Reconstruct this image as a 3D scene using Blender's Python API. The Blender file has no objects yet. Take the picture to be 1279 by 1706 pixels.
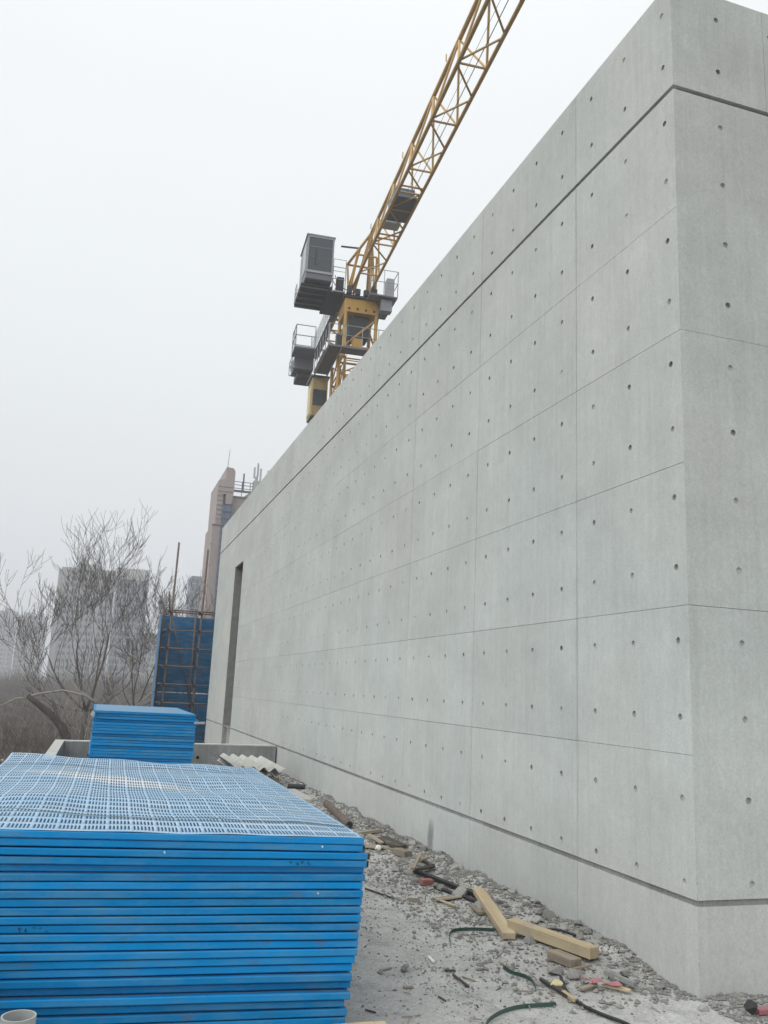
import bpy, bmesh, math, random
from math import sin, cos, pi, radians as R, atan2, sqrt
from mathutils import Vector, Matrix, noise

# ------------------------------------------------------------------ camera, sky, sun, exposure
S = bpy.context.scene
C = S.collection
random.seed(7)
EYE = Vector((0, 0, 1.6))
AX = [Vector((0.9491020302, -0.3118123168, 0.0444793810)),      # right
      Vector((0.1058540637, 0.1827713793, -0.9774403000)),      # down
      Vector((0.2966483677, 0.9323988964, 0.2064752880))]       # forward
FPX = 1418.08
cam_d = bpy.data.cameras.new('camera')
cam_d.sensor_fit = 'VERTICAL'
cam_d.sensor_height = 24.0
cam_d.lens = FPX / 1706 * 24
cam_d.clip_start = 0.05
cam_d.clip_end = 5000
cam = bpy.data.objects.new('camera', cam_d)
C.objects.link(cam)
m = Matrix.Identity(4)
for i in range(3):
    m[i][0] = AX[0][i]; m[i][1] = -AX[1][i]; m[i][2] = -AX[2][i]; m[i][3] = EYE[i]
cam.matrix_world = m
S.camera = cam

SUN_EL, SUN_AZ = 42, 247          # azimuth the light comes from, clockwise from +Y
w = bpy.data.worlds.new('World')
S.world = w
w.use_nodes = True
nt = w.node_tree
nt.nodes.clear()
out = nt.nodes.new('ShaderNodeOutputWorld')
bg = nt.nodes.new('ShaderNodeBackground')
bg.inputs['Strength'].default_value = 0.12
sky = nt.nodes.new('ShaderNodeTexSky')
sky.sky_type = 'NISHITA'
sky.sun_disc = False
sky.sun_elevation = R(SUN_EL)
sky.sun_rotation = R(SUN_AZ)
sky.dust_density = 6
sky.air_density = 2
hs = nt.nodes.new('ShaderNodeHueSaturation')
hs.inputs['Saturation'].default_value = 0.12
hs.inputs['Value'].default_value = 0.5
nt.links.new(sky.outputs[0], hs.inputs['Color'])
# an even overcast layer over the clear sky: brighter towards the zenith
tc = nt.nodes.new('ShaderNodeTexCoord')
sx = nt.nodes.new('ShaderNodeSeparateXYZ')
nt.links.new(tc.outputs['Generated'], sx.inputs[0])
cr = nt.nodes.new('ShaderNodeValToRGB')
nt.links.new(sx.outputs['Z'], cr.inputs[0])
e = cr.color_ramp.elements
SKYK = 8.6
def sc(r, g, b): return (r, g, b, 1)
e[0].position = 0.0; e[0].color = sc(0.72, 0.745, 0.79)
e[1].position = 1.0; e[1].color = sc(1.18, 1.19, 1.19)
x = e.new(0.12); x.color = sc(0.785, 0.815, 0.85)
x = e.new(0.35); x.color = sc(0.86, 0.90, 0.92)
x = e.new(0.6); x.color = sc(0.93, 0.965, 0.98)
nz = nt.nodes.new('ShaderNodeTexNoise')
nz.inputs['Scale'].default_value = 1.6
nz.inputs['Detail'].default_value = 3
nt.links.new(tc.outputs['Generated'], nz.inputs['Vector'])
mr = nt.nodes.new('ShaderNodeMapRange')
mr.inputs['From Min'].default_value = 0.25; mr.inputs['From Max'].default_value = 0.75
mr.inputs['To Min'].default_value = SKYK * 0.975; mr.inputs['To Max'].default_value = SKYK * 1.025
nt.links.new(nz.outputs['Fac'], mr.inputs['Value'])
vm = nt.nodes.new('ShaderNodeVectorMath'); vm.operation = 'SCALE'
nt.links.new(cr.outputs[0], vm.inputs[0]); nt.links.new(mr.outputs[0], vm.inputs['Scale'])
mx = nt.nodes.new('ShaderNodeMix'); mx.data_type = 'RGBA'
mx.inputs['Factor'].default_value = 0.88
nt.links.new(hs.outputs[0], mx.inputs['A']); nt.links.new(vm.outputs[0], mx.inputs['B'])
nt.links.new(mx.outputs['Result'], bg.inputs[0])
nt.links.new(bg.outputs[0], out.inputs[0])

sun_d = bpy.data.lights.new('sun', 'SUN')
sun_d.energy = 1.5
sun_d.angle = R(70)
sun_d.color = (1.0, 0.97, 0.92)
sun = bpy.data.objects.new('sun', sun_d)
C.objects.link(sun)
sd = Vector((sin(R(SUN_AZ)) * cos(R(SUN_EL)), cos(R(SUN_AZ)) * cos(R(SUN_EL)), sin(R(SUN_EL))))
sun.rotation_euler = sd.to_track_quat('Z', 'Y').to_euler()
sun.location = (0, -20, 60)

vs = S.view_settings
vs.view_transform = 'Standard'
vs.look = 'None'
vs.gamma = 1
vs.use_curve_mapping = False
vs.exposure = 0.1
S.cycles.volume_bounces = 2
S.cycles.max_bounces = 6

# ------------------------------------------------------------------ helpers
def ray(u, v):
    return AX[0] * ((u - 639.5) / FPX) + AX[1] * ((v - 853) / FPX) + AX[2]
def G(u, v, z=0.0):                       # where a sight line meets the level z
    d = ray(u, v); t = (z - EYE.z) / d.z
    return EYE + d * t
def W(u, v, y):                           # where a sight line meets the plane at distance y
    d = ray(u, v); return EYE + d * (y / d.y)

class MB:
    def __init__(s): s.v = []; s.f = []
    def poly(s, pts): 
        n = len(s.v); s.v += [tuple(p) for p in pts]; s.f.append(tuple(range(n, n + len(pts))))
    def box(s, a, b, mat=None):
        n = len(s.v)
        P = [(x, y, z) for z in (a[2], b[2]) for y in (a[1], b[1]) for x in (a[0], b[0])]
        if mat: P = [tuple(mat @ Vector(p)) for p in P]
        s.v += P
        for q in ((0, 2, 3, 1), (4, 5, 7, 6), (0, 1, 5, 4), (2, 6, 7, 3), (0, 4, 6, 2), (1, 3, 7, 5)):
            s.f.append(tuple(n + i for i in q))
        return s
    def tube(s, p0, p1, r, n=6, r1=None, cap=True):
        p0 = Vector(p0); p1 = Vector(p1); d = (p1 - p0).normalized()
        a = d.orthogonal().normalized(); b = d.cross(a); r1 = r if r1 is None else r1
        k = len(s.v)
        for p, q in ((p0, r), (p1, r1)):
            for i in range(n):
                t = 2 * pi * i / n; s.v.append(tuple(p + a * (q * cos(t)) + b * (q * sin(t))))
        for i in range(n):
            j = (i + 1) % n; s.f.append((k + i, k + j, k + n + j, k + n + i))
        if cap:
            s.f.append(tuple(k + i for i in reversed(range(n)))); s.f.append(tuple(k + n + i for i in range(n)))
        return s
    def path(s, pts, rads, n=5):
        pts = [Vector(p) for p in pts]; k0 = len(s.v); a = None
        for i, p in enumerate(pts):
            d = (pts[min(i + 1, len(pts) - 1)] - pts[max(i - 1, 0)]).normalized()
            if a is None: a = d.orthogonal().normalized()
            a = (a - d * a.dot(d)).normalized(); b = d.cross(a)
            for j in range(n):
                t = 2 * pi * j / n; s.v.append(tuple(p + (a * cos(t) + b * sin(t)) * rads[i]))
        for i in range(len(pts) - 1):
            for j in range(n):
                q = (j + 1) % n
                s.f.append((k0 + i * n + j, k0 + i * n + q, k0 + (i + 1) * n + q, k0 + (i + 1) * n + j))
        s.f.append(tuple(k0 + j for j in reversed(range(n))))
        s.f.append(tuple(k0 + (len(pts) - 1) * n + j for j in range(n)))
        return s
    def bar(s, p0, p1, wd, ht, up=(0, 0, 1)):
        p0 = Vector(p0); p1 = Vector(p1); d = (p1 - p0); L = d.length; d.normalize()
        x = d.cross(Vector(up))
        if x.length < 1e-4: x = d.orthogonal()
        x.normalize(); z = x.cross(d)
        M = Matrix.Identity(4)
        for i in range(3): M[i][0] = x[i]; M[i][1] = d[i]; M[i][2] = z[i]; M[i][3] = p0[i]
        return s.box((-wd / 2, 0, -ht / 2), (wd / 2, L, ht / 2), M)
    def mesh(s, name, mat, smooth=False):
        me = bpy.data.meshes.new(name); me.from_pydata(s.v, [], s.f)
        if mat: me.materials.append(mat)
        if smooth: me.polygons.foreach_set('use_smooth', [True] * len(me.polygons))
        me.update(); return me
    def build(s, name, mat, parent=None, smooth=False, bevel=0):
        me = s.mesh(name, mat, smooth)
        if bevel:
            b = bmesh.new(); b.from_mesh(me)
            bmesh.ops.bevel(b, geom=b.edges[:], offset=bevel, segments=1, affect='EDGES'); b.to_mesh(me); b.free()
        return put(name, me, parent)

def put(name, me, parent=None, mat=None):
    o = bpy.data.objects.new(name, me); C.objects.link(o)
    if parent: o.parent = parent
    if mat is not None: o.matrix_local = mat
    return o
def tag(o, label, cat, group=None):
    o['label'] = label; o['category'] = cat
    if group: o['group'] = group
    return o
def thing(name, label, cat, loc=(0, 0, 0), rz=0, group=None):
    o = bpy.data.objects.new(name, None); C.objects.link(o); o.empty_display_size = 0.2
    o.location = loc; o.rotation_euler = (0, 0, rz)
    return tag(o, label, cat, group)
def struct(o): o['kind'] = 'structure'; return o
def stuff(o): o['kind'] = 'stuff'; return o

# ------------------------------------------------------------------ materials
class NT:
    def __init__(s, name, rough=0.7, spec=0.4, metal=0.0):
        s.m = bpy.data.materials.new(name); s.m.use_nodes = True; s.t = s.m.node_tree
        s.b = s.t.nodes['Principled BSDF']
        s.b.inputs['Roughness'].default_value = rough
        s.b.inputs['Specular IOR Level'].default_value = spec
        s.b.inputs['Metallic'].default_value = metal
    def n(s, ty, **kw):
        x = s.t.nodes.new(ty)
        for k, v in kw.items():
            if hasattr(x, k) and k not in x.inputs: setattr(x, k, v)
            else: x.inputs[k].default_value = v
        return x
    def l(s, a, b): s.t.links.new(a, b)
    def pos(s):
        return s.n('ShaderNodeNewGeometry').outputs['Position']
    def obj(s):
        c = s.n('ShaderNodeTexCoord').outputs['Object']
        r = s.n('ShaderNodeObjectInfo').outputs['Random']
        k = s.n('ShaderNodeMath', operation='MULTIPLY'); k.inputs[1].default_value = 37.0; s.l(r, k.inputs[0])
        a = s.n('ShaderNodeVectorMath', operation='ADD'); s.l(c, a.inputs[0]); s.l(k.outputs[0], a.inputs[1])
        return a.outputs[0]
    def rnd(s, lo, hi):
        r = s.n('ShaderNodeObjectInfo').outputs['Random']
        return s.map(r, 0, 1, lo, hi)
    def map(s, src, a, b, c, d):
        x = s.n('ShaderNodeMapRange'); x.inputs['From Min'].default_value = a; x.inputs['From Max'].default_value = b
        x.inputs['To Min'].default_value = c; x.inputs['To Max'].default_value = d; s.l(src, x.inputs['Value']); return x.outputs[0]
    def noise(s, vec, scale, stretch=(1, 1, 1), detail=4, rough=0.55, ofs=(0, 0, 0)):
        mp = s.n('ShaderNodeMapping'); mp.inputs['Scale'].default_value = stretch; mp.inputs['Location'].default_value = ofs
        s.l(vec, mp.inputs[0])
        x = s.n('ShaderNodeTexNoise'); x.inputs['Scale'].default_value = scale; x.inputs['Detail'].default_value = detail
        x.inputs['Roughness'].default_value = rough; s.l(mp.outputs[0], x.inputs['Vector']); return x.outputs['Fac']
    def math(s, op, a, b=None):
        x = s.n('ShaderNodeMath', operation=op)
        for i, q in enumerate((a, b)):
            if q is None: continue
            if isinstance(q, (int, float)): x.inputs[i].default_value = q
            else: s.l(q, x.inputs[i])
        return x.outputs[0]
    def mix(s, f, a, b, blend='MIX'):
        x = s.n('ShaderNodeMix', data_type='RGBA', blend_type=blend)
        if isinstance(f, (int, float)): x.inputs['Factor'].default_value = f
        else: s.l(f, x.inputs['Factor'])
        for k, q in (('A', a), ('B', b)):
            if isinstance(q, tuple): x.inputs[k].default_value = (*q, 1) if len(q) == 3 else q
            else: s.l(q, x.inputs[k])
        return x.outputs['Result']
    def scale(s, col, f):
        x = s.n('ShaderNodeVectorMath', operation='SCALE')
        if isinstance(col, tuple): x.inputs[0].default_value = col
        else: s.l(col, x.inputs[0])
        s.l(f, x.inputs['Scale']); return x.outputs[0]
    def bump(s, h, strength=0.3, dist=0.01, prev=None):
        x = s.n('ShaderNodeBump'); x.inputs['Strength'].default_value = strength; x.inputs['Distance'].default_value = dist
        s.l(h, x.inputs['Height'])
        if prev: s.l(prev, x.inputs['Normal'])
        s.l(x.outputs[0], s.b.inputs['Normal']); return x.outputs[0]
    def col(s, c):
        if isinstance(c, tuple): s.b.inputs['Base Color'].default_value = (*c, 1)
        else: s.l(c, s.b.inputs['Base Color'])
        return s.m

def concrete(name, base, stain=False, streak=0.06, mott=0.09):
    t = NT(name, 0.72, 0.35)
    p = t.pos()
    st = t.noise(p, 16.0, (1, 1, 0.045), 6, 0.75)
    mo = t.noise(p, 0.9, (1, 1, 1.3), 5, 0.6)
    mo2 = t.noise(p, 4.5, (1, 1, 1), 6, 0.7)
    gr = t.noise(p, 70, (1, 1, 1), 4, 0.75)
    f = t.map(st, 0.3, 0.7, 1 - streak, 1 + streak)
    f = t.math('MULTIPLY', f, t.map(mo, 0.3, 0.7, 1 - mott, 1 + mott))
    f = t.math('MULTIPLY', f, t.map(mo2, 0.3, 0.7, 0.95, 1.05))
    f = t.math('MULTIPLY', f, t.map(gr, 0.3, 0.7, 0.89, 1.11))
    f = t.math('MULTIPLY', f, t.map(t.noise(p, 28, (1, 1, .5), 3, 0.7, (1, 6, 2)), 0.3, 0.7, 0.955, 1.045))
    f = t.math('MULTIPLY', f, t.rnd(0.968, 1.032))
    tint = t.mix(t.map(t.noise(p, 0.55, (1, 1, 1), 3, 0.5, (4, 9, 2)), 0.35, 0.65, 0, 1), base, (base[0] * 0.97, base[1], base[2] * 1.02))
    c = t.scale(tint, f)
    # scattered darker damp patches
    pt = t.map(t.noise(p, 1.3, (1, 1, 1.8), 6, 0.7, (11, 3, 7)), 0.58, 0.78, 0, 0.17)
    c = t.mix(pt, c, (base[0] * 0.72, base[1] * 0.73, base[2] * 0.72))
    if not stain and name.startswith('fair'):
        # slurry that bled out along the upright joints, patchy and darker than the rest
        s0 = t.n('ShaderNodeSeparateXYZ'); t.l(p, s0.inputs[0])
        k = t.math('DIVIDE', t.math('SUBTRACT', s0.outputs['Y'], 5.604 - 1.87 * 4.5), 1.87)
        dj = t.math('MULTIPLY', t.math('ABSOLUTE', t.math('SUBTRACT', t.math('FRACT', k), 0.5)), 1.87)
        near_ = t.map(dj, 0.006, 0.022, 1, 0)
        fade = t.map(t.noise(p, 1.1, (1, 1, 1), 4, 0.6, (2, 2, 8)), 0.38, 0.60, 0.05, 0.27)
        c = t.mix(t.math('MULTIPLY', near_, fade), c, (0.27, 0.275, 0.265))
        # thin drip marks below some of the tie holes and joints
        dr = t.map(t.noise(p, 26, (1, 1, .03), 4, 0.7, (3, 7, 1)), 0.64, 0.74, 0, 0.16)
        c = t.mix(dr, c, (0.33, 0.335, 0.32))
    if stain:
        s_ = t.n('ShaderNodeSeparateXYZ'); t.l(p, s_.inputs[0])
        wob = t.map(t.noise(p, 14, (1, 1, .35), 5, 0.7), 0.3, 0.7, -0.05, 0.05)
        dy = t.math('DIVIDE', t.math('ADD', t.math('SUBTRACT', s_.outputs['Y'], 8.43), wob), 0.10)
        dz = t.math('DIVIDE', t.math('SUBTRACT', s_.outputs['Z'], 0.19), 0.19)
        r2 = t.math('ADD', t.math('MULTIPLY', dy, dy), t.math('MULTIPLY', dz, dz))
        c = t.mix(t.map(r2, 0.1, 1.1, 0.62, 0.0), c, (0.10, 0.10, 0.098))
    h = t.math('ADD', gr, t.math('MULTIPLY', mo2, 1.5))
    b1 = t.bump(h, 0.25, 0.004)
    vo = t.n('ShaderNodeTexVoronoi'); vo.inputs['Scale'].default_value = 38; t.l(p, vo.inputs['Vector'])
    t.bump(t.map(vo.outputs['Distance'], 0.03, 0.12, 0, 1), 0.25, 0.003, b1)
    return t.col(c)

def paint(name, base, rough=0.4, wear=(0.16, 0.12, 0.10), amt=0.5, dust=(0.42, 0.45, 0.47), dustamt=0.3, spec=0.5, metal=0.0, var=0.12, edge0=0.62):
    t = NT(name, rough, spec, metal)
    o = t.obj()
    f = t.rnd(1 - var, 1 + var)
    f = t.math('MULTIPLY', f, t.map(t.noise(o, 3, (1, 1, 1), 4), 0.3, 0.7, 0.9, 1.1))
    c = t.scale(base, f)
    d = t.map(t.noise(o, 2.4, (1, 3, 3), 6, 0.7, (3, 1, 8)), 0.45, 0.75, 0, dustamt)
    c = t.mix(d, c, dust)
    r = t.map(t.noise(o, 5.5, (1, 2, 2), 6, 0.75, (9, 4, 2)), edge0, edge0 + 0.12, 0, amt)
    c = t.mix(r, c, wear)
    t.l(t.map(t.noise(o, 6, (1, 1, 1), 3), 0.3, 0.7, rough - 0.08, rough + 0.15), t.b.inputs['Roughness'])
    t.bump(t.noise(o, 25, (1, 1, 1), 4), 0.12, 0.004)
    return t.col(c)

def plain(name, base, rough=0.7, spec=0.4, metal=0, var=0.15, scale=6.0, bumpd=0.004):
    t = NT(name, rough, spec, metal)
    o = t.obj()
    f = t.math('MULTIPLY', t.rnd(1 - var, 1 + var), t.map(t.noise(o, scale, (1, 1, 1), 5, 0.65), 0.3, 0.7, 1 - var, 1 + var))
    t.bump(t.noise(o, scale * 6, (1, 1, 1), 4), 0.3, bumpd)
    return t.col(t.scale(base, f))

def wood(name, base, dark, rough=0.75):
    t = NT(name, rough, 0.3)
    o = t.obj()
    g = t.noise(o, 14, (1, 0.07, 1), 5, 0.65)
    c = t.mix(t.map(g, 0.35, 0.68, 0, 1), base, dark)
    c = t.mix(t.map(t.noise(o, 5, (1, 1, 1), 5, 0.7, (5, 5, 1)), 0.52, 0.72, 0, 0.55), c, (0.30, 0.29, 0.27))
    t.bump(g, 0.4, 0.003)
    return t.col(t.scale(c, t.rnd(0.85, 1.12)))

M = {}
M['concrete'] = concrete('fair_faced_concrete', (0.490, 0.506, 0.480))
M['plinth'] = concrete('plinth_concrete', (0.50, 0.513, 0.49), True, 0.05, 0.08)
M['core'] = plain('joint_mortar', (0.29, 0.295, 0.29), 0.9)
M['reveal'] = plain('dark_reveal', (0.23, 0.235, 0.225), 0.85)  # reveal base set darker than the wall face
M['sill'] = plain('dark_sill_concrete', (0.30, 0.31, 0.295), 0.85)  # sill strip darker than the plinth concrete beside it
M['recess_shade'] = plain('dark_groove', (0.022, 0.024, 0.024), 0.9)  # near-black base colour painted in as shade inside recesses
M['hole'] = plain('tie_hole_mortar', (0.44, 0.45, 0.43), 0.9, 0.3, 0, 0.28)
M['parapet'] = concrete('parapet_concrete', (0.27, 0.272, 0.265), False, 0.2, 0.3)
M['coping'] = plain('pale_mortar', (0.52, 0.52, 0.49), 0.85)
M['blue'] = paint('blue_paint', (0.002, 0.226, 0.545), 0.5, wear=(0.12, 0.12, 0.12), amt=0.6, dust=(0.12, 0.28, 0.40), dustamt=0.65, edge0=0.575, spec=0.22, var=0.17)
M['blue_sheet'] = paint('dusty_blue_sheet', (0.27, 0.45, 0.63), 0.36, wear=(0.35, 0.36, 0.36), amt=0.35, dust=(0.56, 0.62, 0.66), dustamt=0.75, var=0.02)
def pale_patch(mat):  # mixes a pale wobbly ellipse into the sheet colour
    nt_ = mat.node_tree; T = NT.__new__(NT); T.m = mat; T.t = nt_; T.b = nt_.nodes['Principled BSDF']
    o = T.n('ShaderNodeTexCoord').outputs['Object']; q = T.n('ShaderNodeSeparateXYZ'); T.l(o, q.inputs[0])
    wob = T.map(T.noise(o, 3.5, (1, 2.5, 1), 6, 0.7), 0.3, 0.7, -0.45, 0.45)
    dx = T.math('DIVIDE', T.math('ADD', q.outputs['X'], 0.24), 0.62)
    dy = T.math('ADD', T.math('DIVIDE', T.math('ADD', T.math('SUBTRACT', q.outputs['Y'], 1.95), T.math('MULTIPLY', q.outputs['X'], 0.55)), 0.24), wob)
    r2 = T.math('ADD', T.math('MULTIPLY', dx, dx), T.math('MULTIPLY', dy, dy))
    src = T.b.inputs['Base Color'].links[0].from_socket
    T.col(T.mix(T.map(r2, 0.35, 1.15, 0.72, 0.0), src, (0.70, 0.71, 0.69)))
pale_patch(M['blue_sheet'])
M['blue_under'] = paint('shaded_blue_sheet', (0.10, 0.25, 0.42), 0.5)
M['screen'] = paint('blue_screen_paint', (0.010, 0.135, 0.30), 0.5, amt=0.2)
M['dark_steel'] = plain('dark_steel', (0.03, 0.032, 0.035), 0.55, 0.5)
M['grey_steel'] = plain('galvanised_steel', (0.30, 0.32, 0.33), 0.5, 0.5, 0.3)
M['shade_steel'] = plain('grey_painted_steel', (0.15, 0.165, 0.185), 0.5, 0.5)
M['rust_tube'] = paint('rusty_scaffold_tube', (0.115, 0.09, 0.072), 0.65, wear=(0.12, 0.05, 0.03), amt=0.8, dust=(0.26, 0.235, 0.21), dustamt=0.6, edge0=0.5)
M['yellow'] = paint('crane_yellow', (0.47, 0.27, 0.045), 0.45, wear=(0.20, 0.11, 0.06), amt=0.5, dust=(0.42, 0.34, 0.22), dustamt=0.5, edge0=0.58)
M['dull_yellow'] = paint('dull_crane_yellow', (0.34, 0.255, 0.10), 0.6, wear=(0.16, 0.12, 0.08), amt=0.6, dust=(0.34, 0.31, 0.24), dustamt=0.6, edge0=0.52)
M['jib'] = paint('faded_crane_yellow', (0.54, 0.34, 0.11), 0.5, wear=(0.20, 0.12, 0.08), amt=0.6, dust=(0.40, 0.34, 0.24), dustamt=0.5, edge0=0.58)
M['dark_glass'] = plain('tinted_glass', (0.045, 0.055, 0.07), 0.12, 0.6, 0, 0.05)
M['pale_metal'] = plain('pale_grey_metal', (0.42, 0.44, 0.46), 0.45, 0.5)
M['blue_motor'] = plain('blue_grey_motor', (0.09, 0.13, 0.20), 0.5)
M['wood'] = wood('new_timber', (0.54, 0.45, 0.30), (0.40, 0.30, 0.18))
M['old_wood'] = wood('weathered_wood', (0.36, 0.31, 0.24), (0.20, 0.165, 0.125))
M['dark_wood'] = wood('dark_wet_wood', (0.10, 0.085, 0.07), (0.05, 0.045, 0.04))
M['rubble'] = plain('concrete_rubble', (0.275, 0.273, 0.26), 0.92, 0.2, 0, 0.3, 9, 0.01)
M['brick'] = plain('red_brick', (0.29, 0.135, 0.115), 0.9, 0.2, 0, 0.2, 12)
M['pink'] = plain('faded_pink_plastic', (0.42, 0.16, 0.19), 0.5, 0.4, 0, 0.15, 9)
M['cream'] = plain('cream_foam', (0.62, 0.55, 0.33), 0.9, 0.2)
M['paper'] = plain('white_crumpled_paper', (0.70, 0.70, 0.67), 0.9, 0.2)
M['strap'] = plain('green_strap', (0.035, 0.075, 0.062), 0.35, 0.5)
M['rubber'] = plain('black_rubber', (0.022, 0.024, 0.024), 0.5, 0.4)
M['pvc'] = plain('grey_plastic_pipe', (0.36, 0.37, 0.37), 0.5, 0.4, 0, 0.06)
M['white_sheet'] = plain('dirty_white_sheet', (0.58, 0.58, 0.54), 0.75, 0.3)
M['bark'] = plain('grey_brown_bark', (0.105, 0.092, 0.082), 0.95, 0.1, 0, 0.25, 3)
M['bark_pale'] = plain('pale_dead_bark', (0.30, 0.28, 0.25), 0.95, 0.1, 0, 0.2, 3)
M['scrub'] = plain('dry_brown_twigs', (0.105, 0.088, 0.072), 0.95, 0.1, 0, 0.6, 0.8)
M['soil'] = plain('brown_soil', (0.095, 0.082, 0.068), 0.95, 0.1, 0, 0.3, 0.08, 0.2)
M['pinkwall'] = plain('pink_tile_facade', (0.37, 0.315, 0.305), 0.8, 0.3, 0, 0.06, 0.4)
M['tower_pale'] = plain('pale_tower_render', (0.31, 0.315, 0.315), 0.85, 0.3, 0, 0.06, 0.1)
M['tower_white'] = plain('white_tower_render', (0.42, 0.42, 0.42), 0.85, 0.3, 0, 0.05, 0.1)
M['tower_blue'] = plain('blue_grey_cladding', (0.10, 0.14, 0.20), 0.4, 0.5, 0, 0.06, 0.1)
M['tower_win'] = plain('tower_glass', (0.07, 0.09, 0.11), 0.2, 0.6, 0, 0.25, 0.1)
M['olive'] = plain('olive_sheet', (0.27, 0.28, 0.14), 0.7)

t = NT('dusty_site_concrete', 0.92, 0.2)
p = t.pos()
a = t.noise(p, 1.1, (1, 1, 1), 6, 0.7)
b = t.noise(p, 5, (1, 1, 1), 7, 0.75, (3, 3, 0))
g = t.noise(p, 55, (1, 1, 1), 5, 0.8)
c = t.mix(t.map(a, 0.36, 0.64, 0, 1), (0.43, 0.428, 0.408), (0.56, 0.56, 0.54))
c = t.mix(t.map(b, 0.50, 0.70, 0, 0.75), c, (0.25, 0.248, 0.236))
c = t.mix(t.map(t.noise(p, 2.2, (1, 1, 1), 6, 0.7, (7, 1, 0)), 0.55, 0.7, 0, 0.6), c, (0.60, 0.60, 0.585))
c = t.mix(t.map(t.noise(p, 13, (1, 1, 1), 7, 0.8, (2, 8, 0)), 0.54, 0.70, 0, 0.42), c, (0.21, 0.208, 0.198))
c = t.scale(c, t.map(g, 0.3, 0.7, 0.72, 1.24))
t.bump(t.math('ADD', t.math('MULTIPLY', b, 2.0), g), 0.8, 0.016)
M['slab'] = t.col(c)

# ------------------------------------------------------------------ setting: terrain, terrace slab
XW, YC, YE = 3.327, 4.32, 27.9          # wall face, near corner, far end
mb = MB()
xs = [-480, -200, -90, -50, -30, -15, -5, 5, 15, 30, 60, 120, 300, 480]
ys = [-180, -60, -20, 10, 30, 45, 60, 80, 110, 150, 200, 280, 400, 600, 900, 1150]
for y in ys:
    for x in xs:
        mb.v.append((x, y, -4 + (0 if abs(y) < 46 and abs(x) < 40 else noise.noise((x * .013, y * .013, 0)) * 0.5)))
n = len(xs)
for j in range(len(ys) - 1):
    for i in range(n - 1):
        k = j * n + i; mb.f.append((k, k + 1, k + n + 1, k + n))
struct(mb.build('ground', M['soil'], smooth=True))

def gz(x, y):                            # slab surface: bumpy, with a low bank of debris along the wall foot
    z = noise.fractal((x * 1.3, y * 1.3, 0), 1.0, 2.0, 4) * 0.014 + noise.fractal((x * 6, y * 6, 5), 0.9, 2.0, 4) * 0.006
    if y > YC - 0.5:
        dw = max(0, XW - x)
        k = max(0, 1 - dw / (0.75 + 0.25 * noise.noise((0, y * 0.9, 3))))
        amt = 1.0 if y > 5.2 else max(0.25, (y - 3.8) / 1.4)
        z += k * amt * (0.085 + 0.06 * noise.noise((x * 3, y * 2.3, 9)))
    d2 = ((x - 2.06) / 0.2) ** 2 + ((y - 5.0) / 0.14) ** 2
    z += 0.035 * max(0, 1 - d2) ** 0.5 if d2 < 1 else 0
    return z
def grid(x0, x1, y0, y1, step):
    nx = max(1, round((x1 - x0) / step)); ny = max(1, round((y1 - y0) / step)); k = len(mb.v)
    for j in range(ny + 1):
        for i in range(nx + 1):
            x = x0 + (x1 - x0) * i / nx; y = y0 + (y1 - y0) * j / ny; mb.v.append((x, y, gz(x, y)))
    for j in range(ny):
        for i in range(nx):
            q = k + j * (nx + 1) + i; mb.f.append((q, q + 1, q + nx + 2, q + nx + 1))
mb = MB()
grid(1.3, 4.6, 3.6, 9.5, 0.035)
grid(1.3, 3.34, 9.5, 17.6, 0.08)
grid(-0.5, 1.3, -5, 17.6, 0.2)
grid(1.3, 12, -5, 3.6, 0.2)
grid(4.6, 12, 3.6, 4.4, 0.2)
struct(mb.build('terrace_ground', M['slab'], smooth=True))
mb = MB()
mb.box((-0.62, -5, -4.2), (3.3, 17.4, -0.06)).box((3.3, -5, -4.2), (12, 4.3, -0.06))
struct(mb.build('terrace_base', M['parapet']))

# parapet round the terrace
pr = thing('parapet_wall', 'low grey concrete parapet with pale top closing the end of the terrace', 'parapet', (0, 16.5, 0))
def rel(o, a, b): return MB().box([a[i] - o[i] for i in range(3)], [b[i] - o[i] for i in range(3)])
P0 = (0, 16.5, 0)
rel(P0, (-0.47, 16.5, -0.1), (3.30, 16.66, 0.49)).build('end_wall', M['parapet'], pr)
rel(P0, (-0.62, -5, -0.1), (-0.475, 16.66, 0.49)).build('side_wall', M['parapet'], pr)
rel(P0, (-0.472, 16.497, 0.492), (3.302, 16.663, 0.512)).build('coping', M['coping'], pr)
rel(P0, (-0.625, -5, 0.492), (-0.4725, 16.663, 0.513)).build('coping', M['coping'], pr)
rel(P0, (3.255, 16.42, 0.0), (3.30, 16.497, 0.50)).build('corner_strip', M['grey_steel'], pr)
for px, py in ((329, 1262), (148, 1258)):
    q = W(px, py, 16.495); MB().tube((q.x, q.y - 16.5 + 0.01, q.z), (q.x, q.y - 16.5 - 0.004, q.z), 0.03, 10).build('tie_hole', M['recess_shade'], pr)

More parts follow.
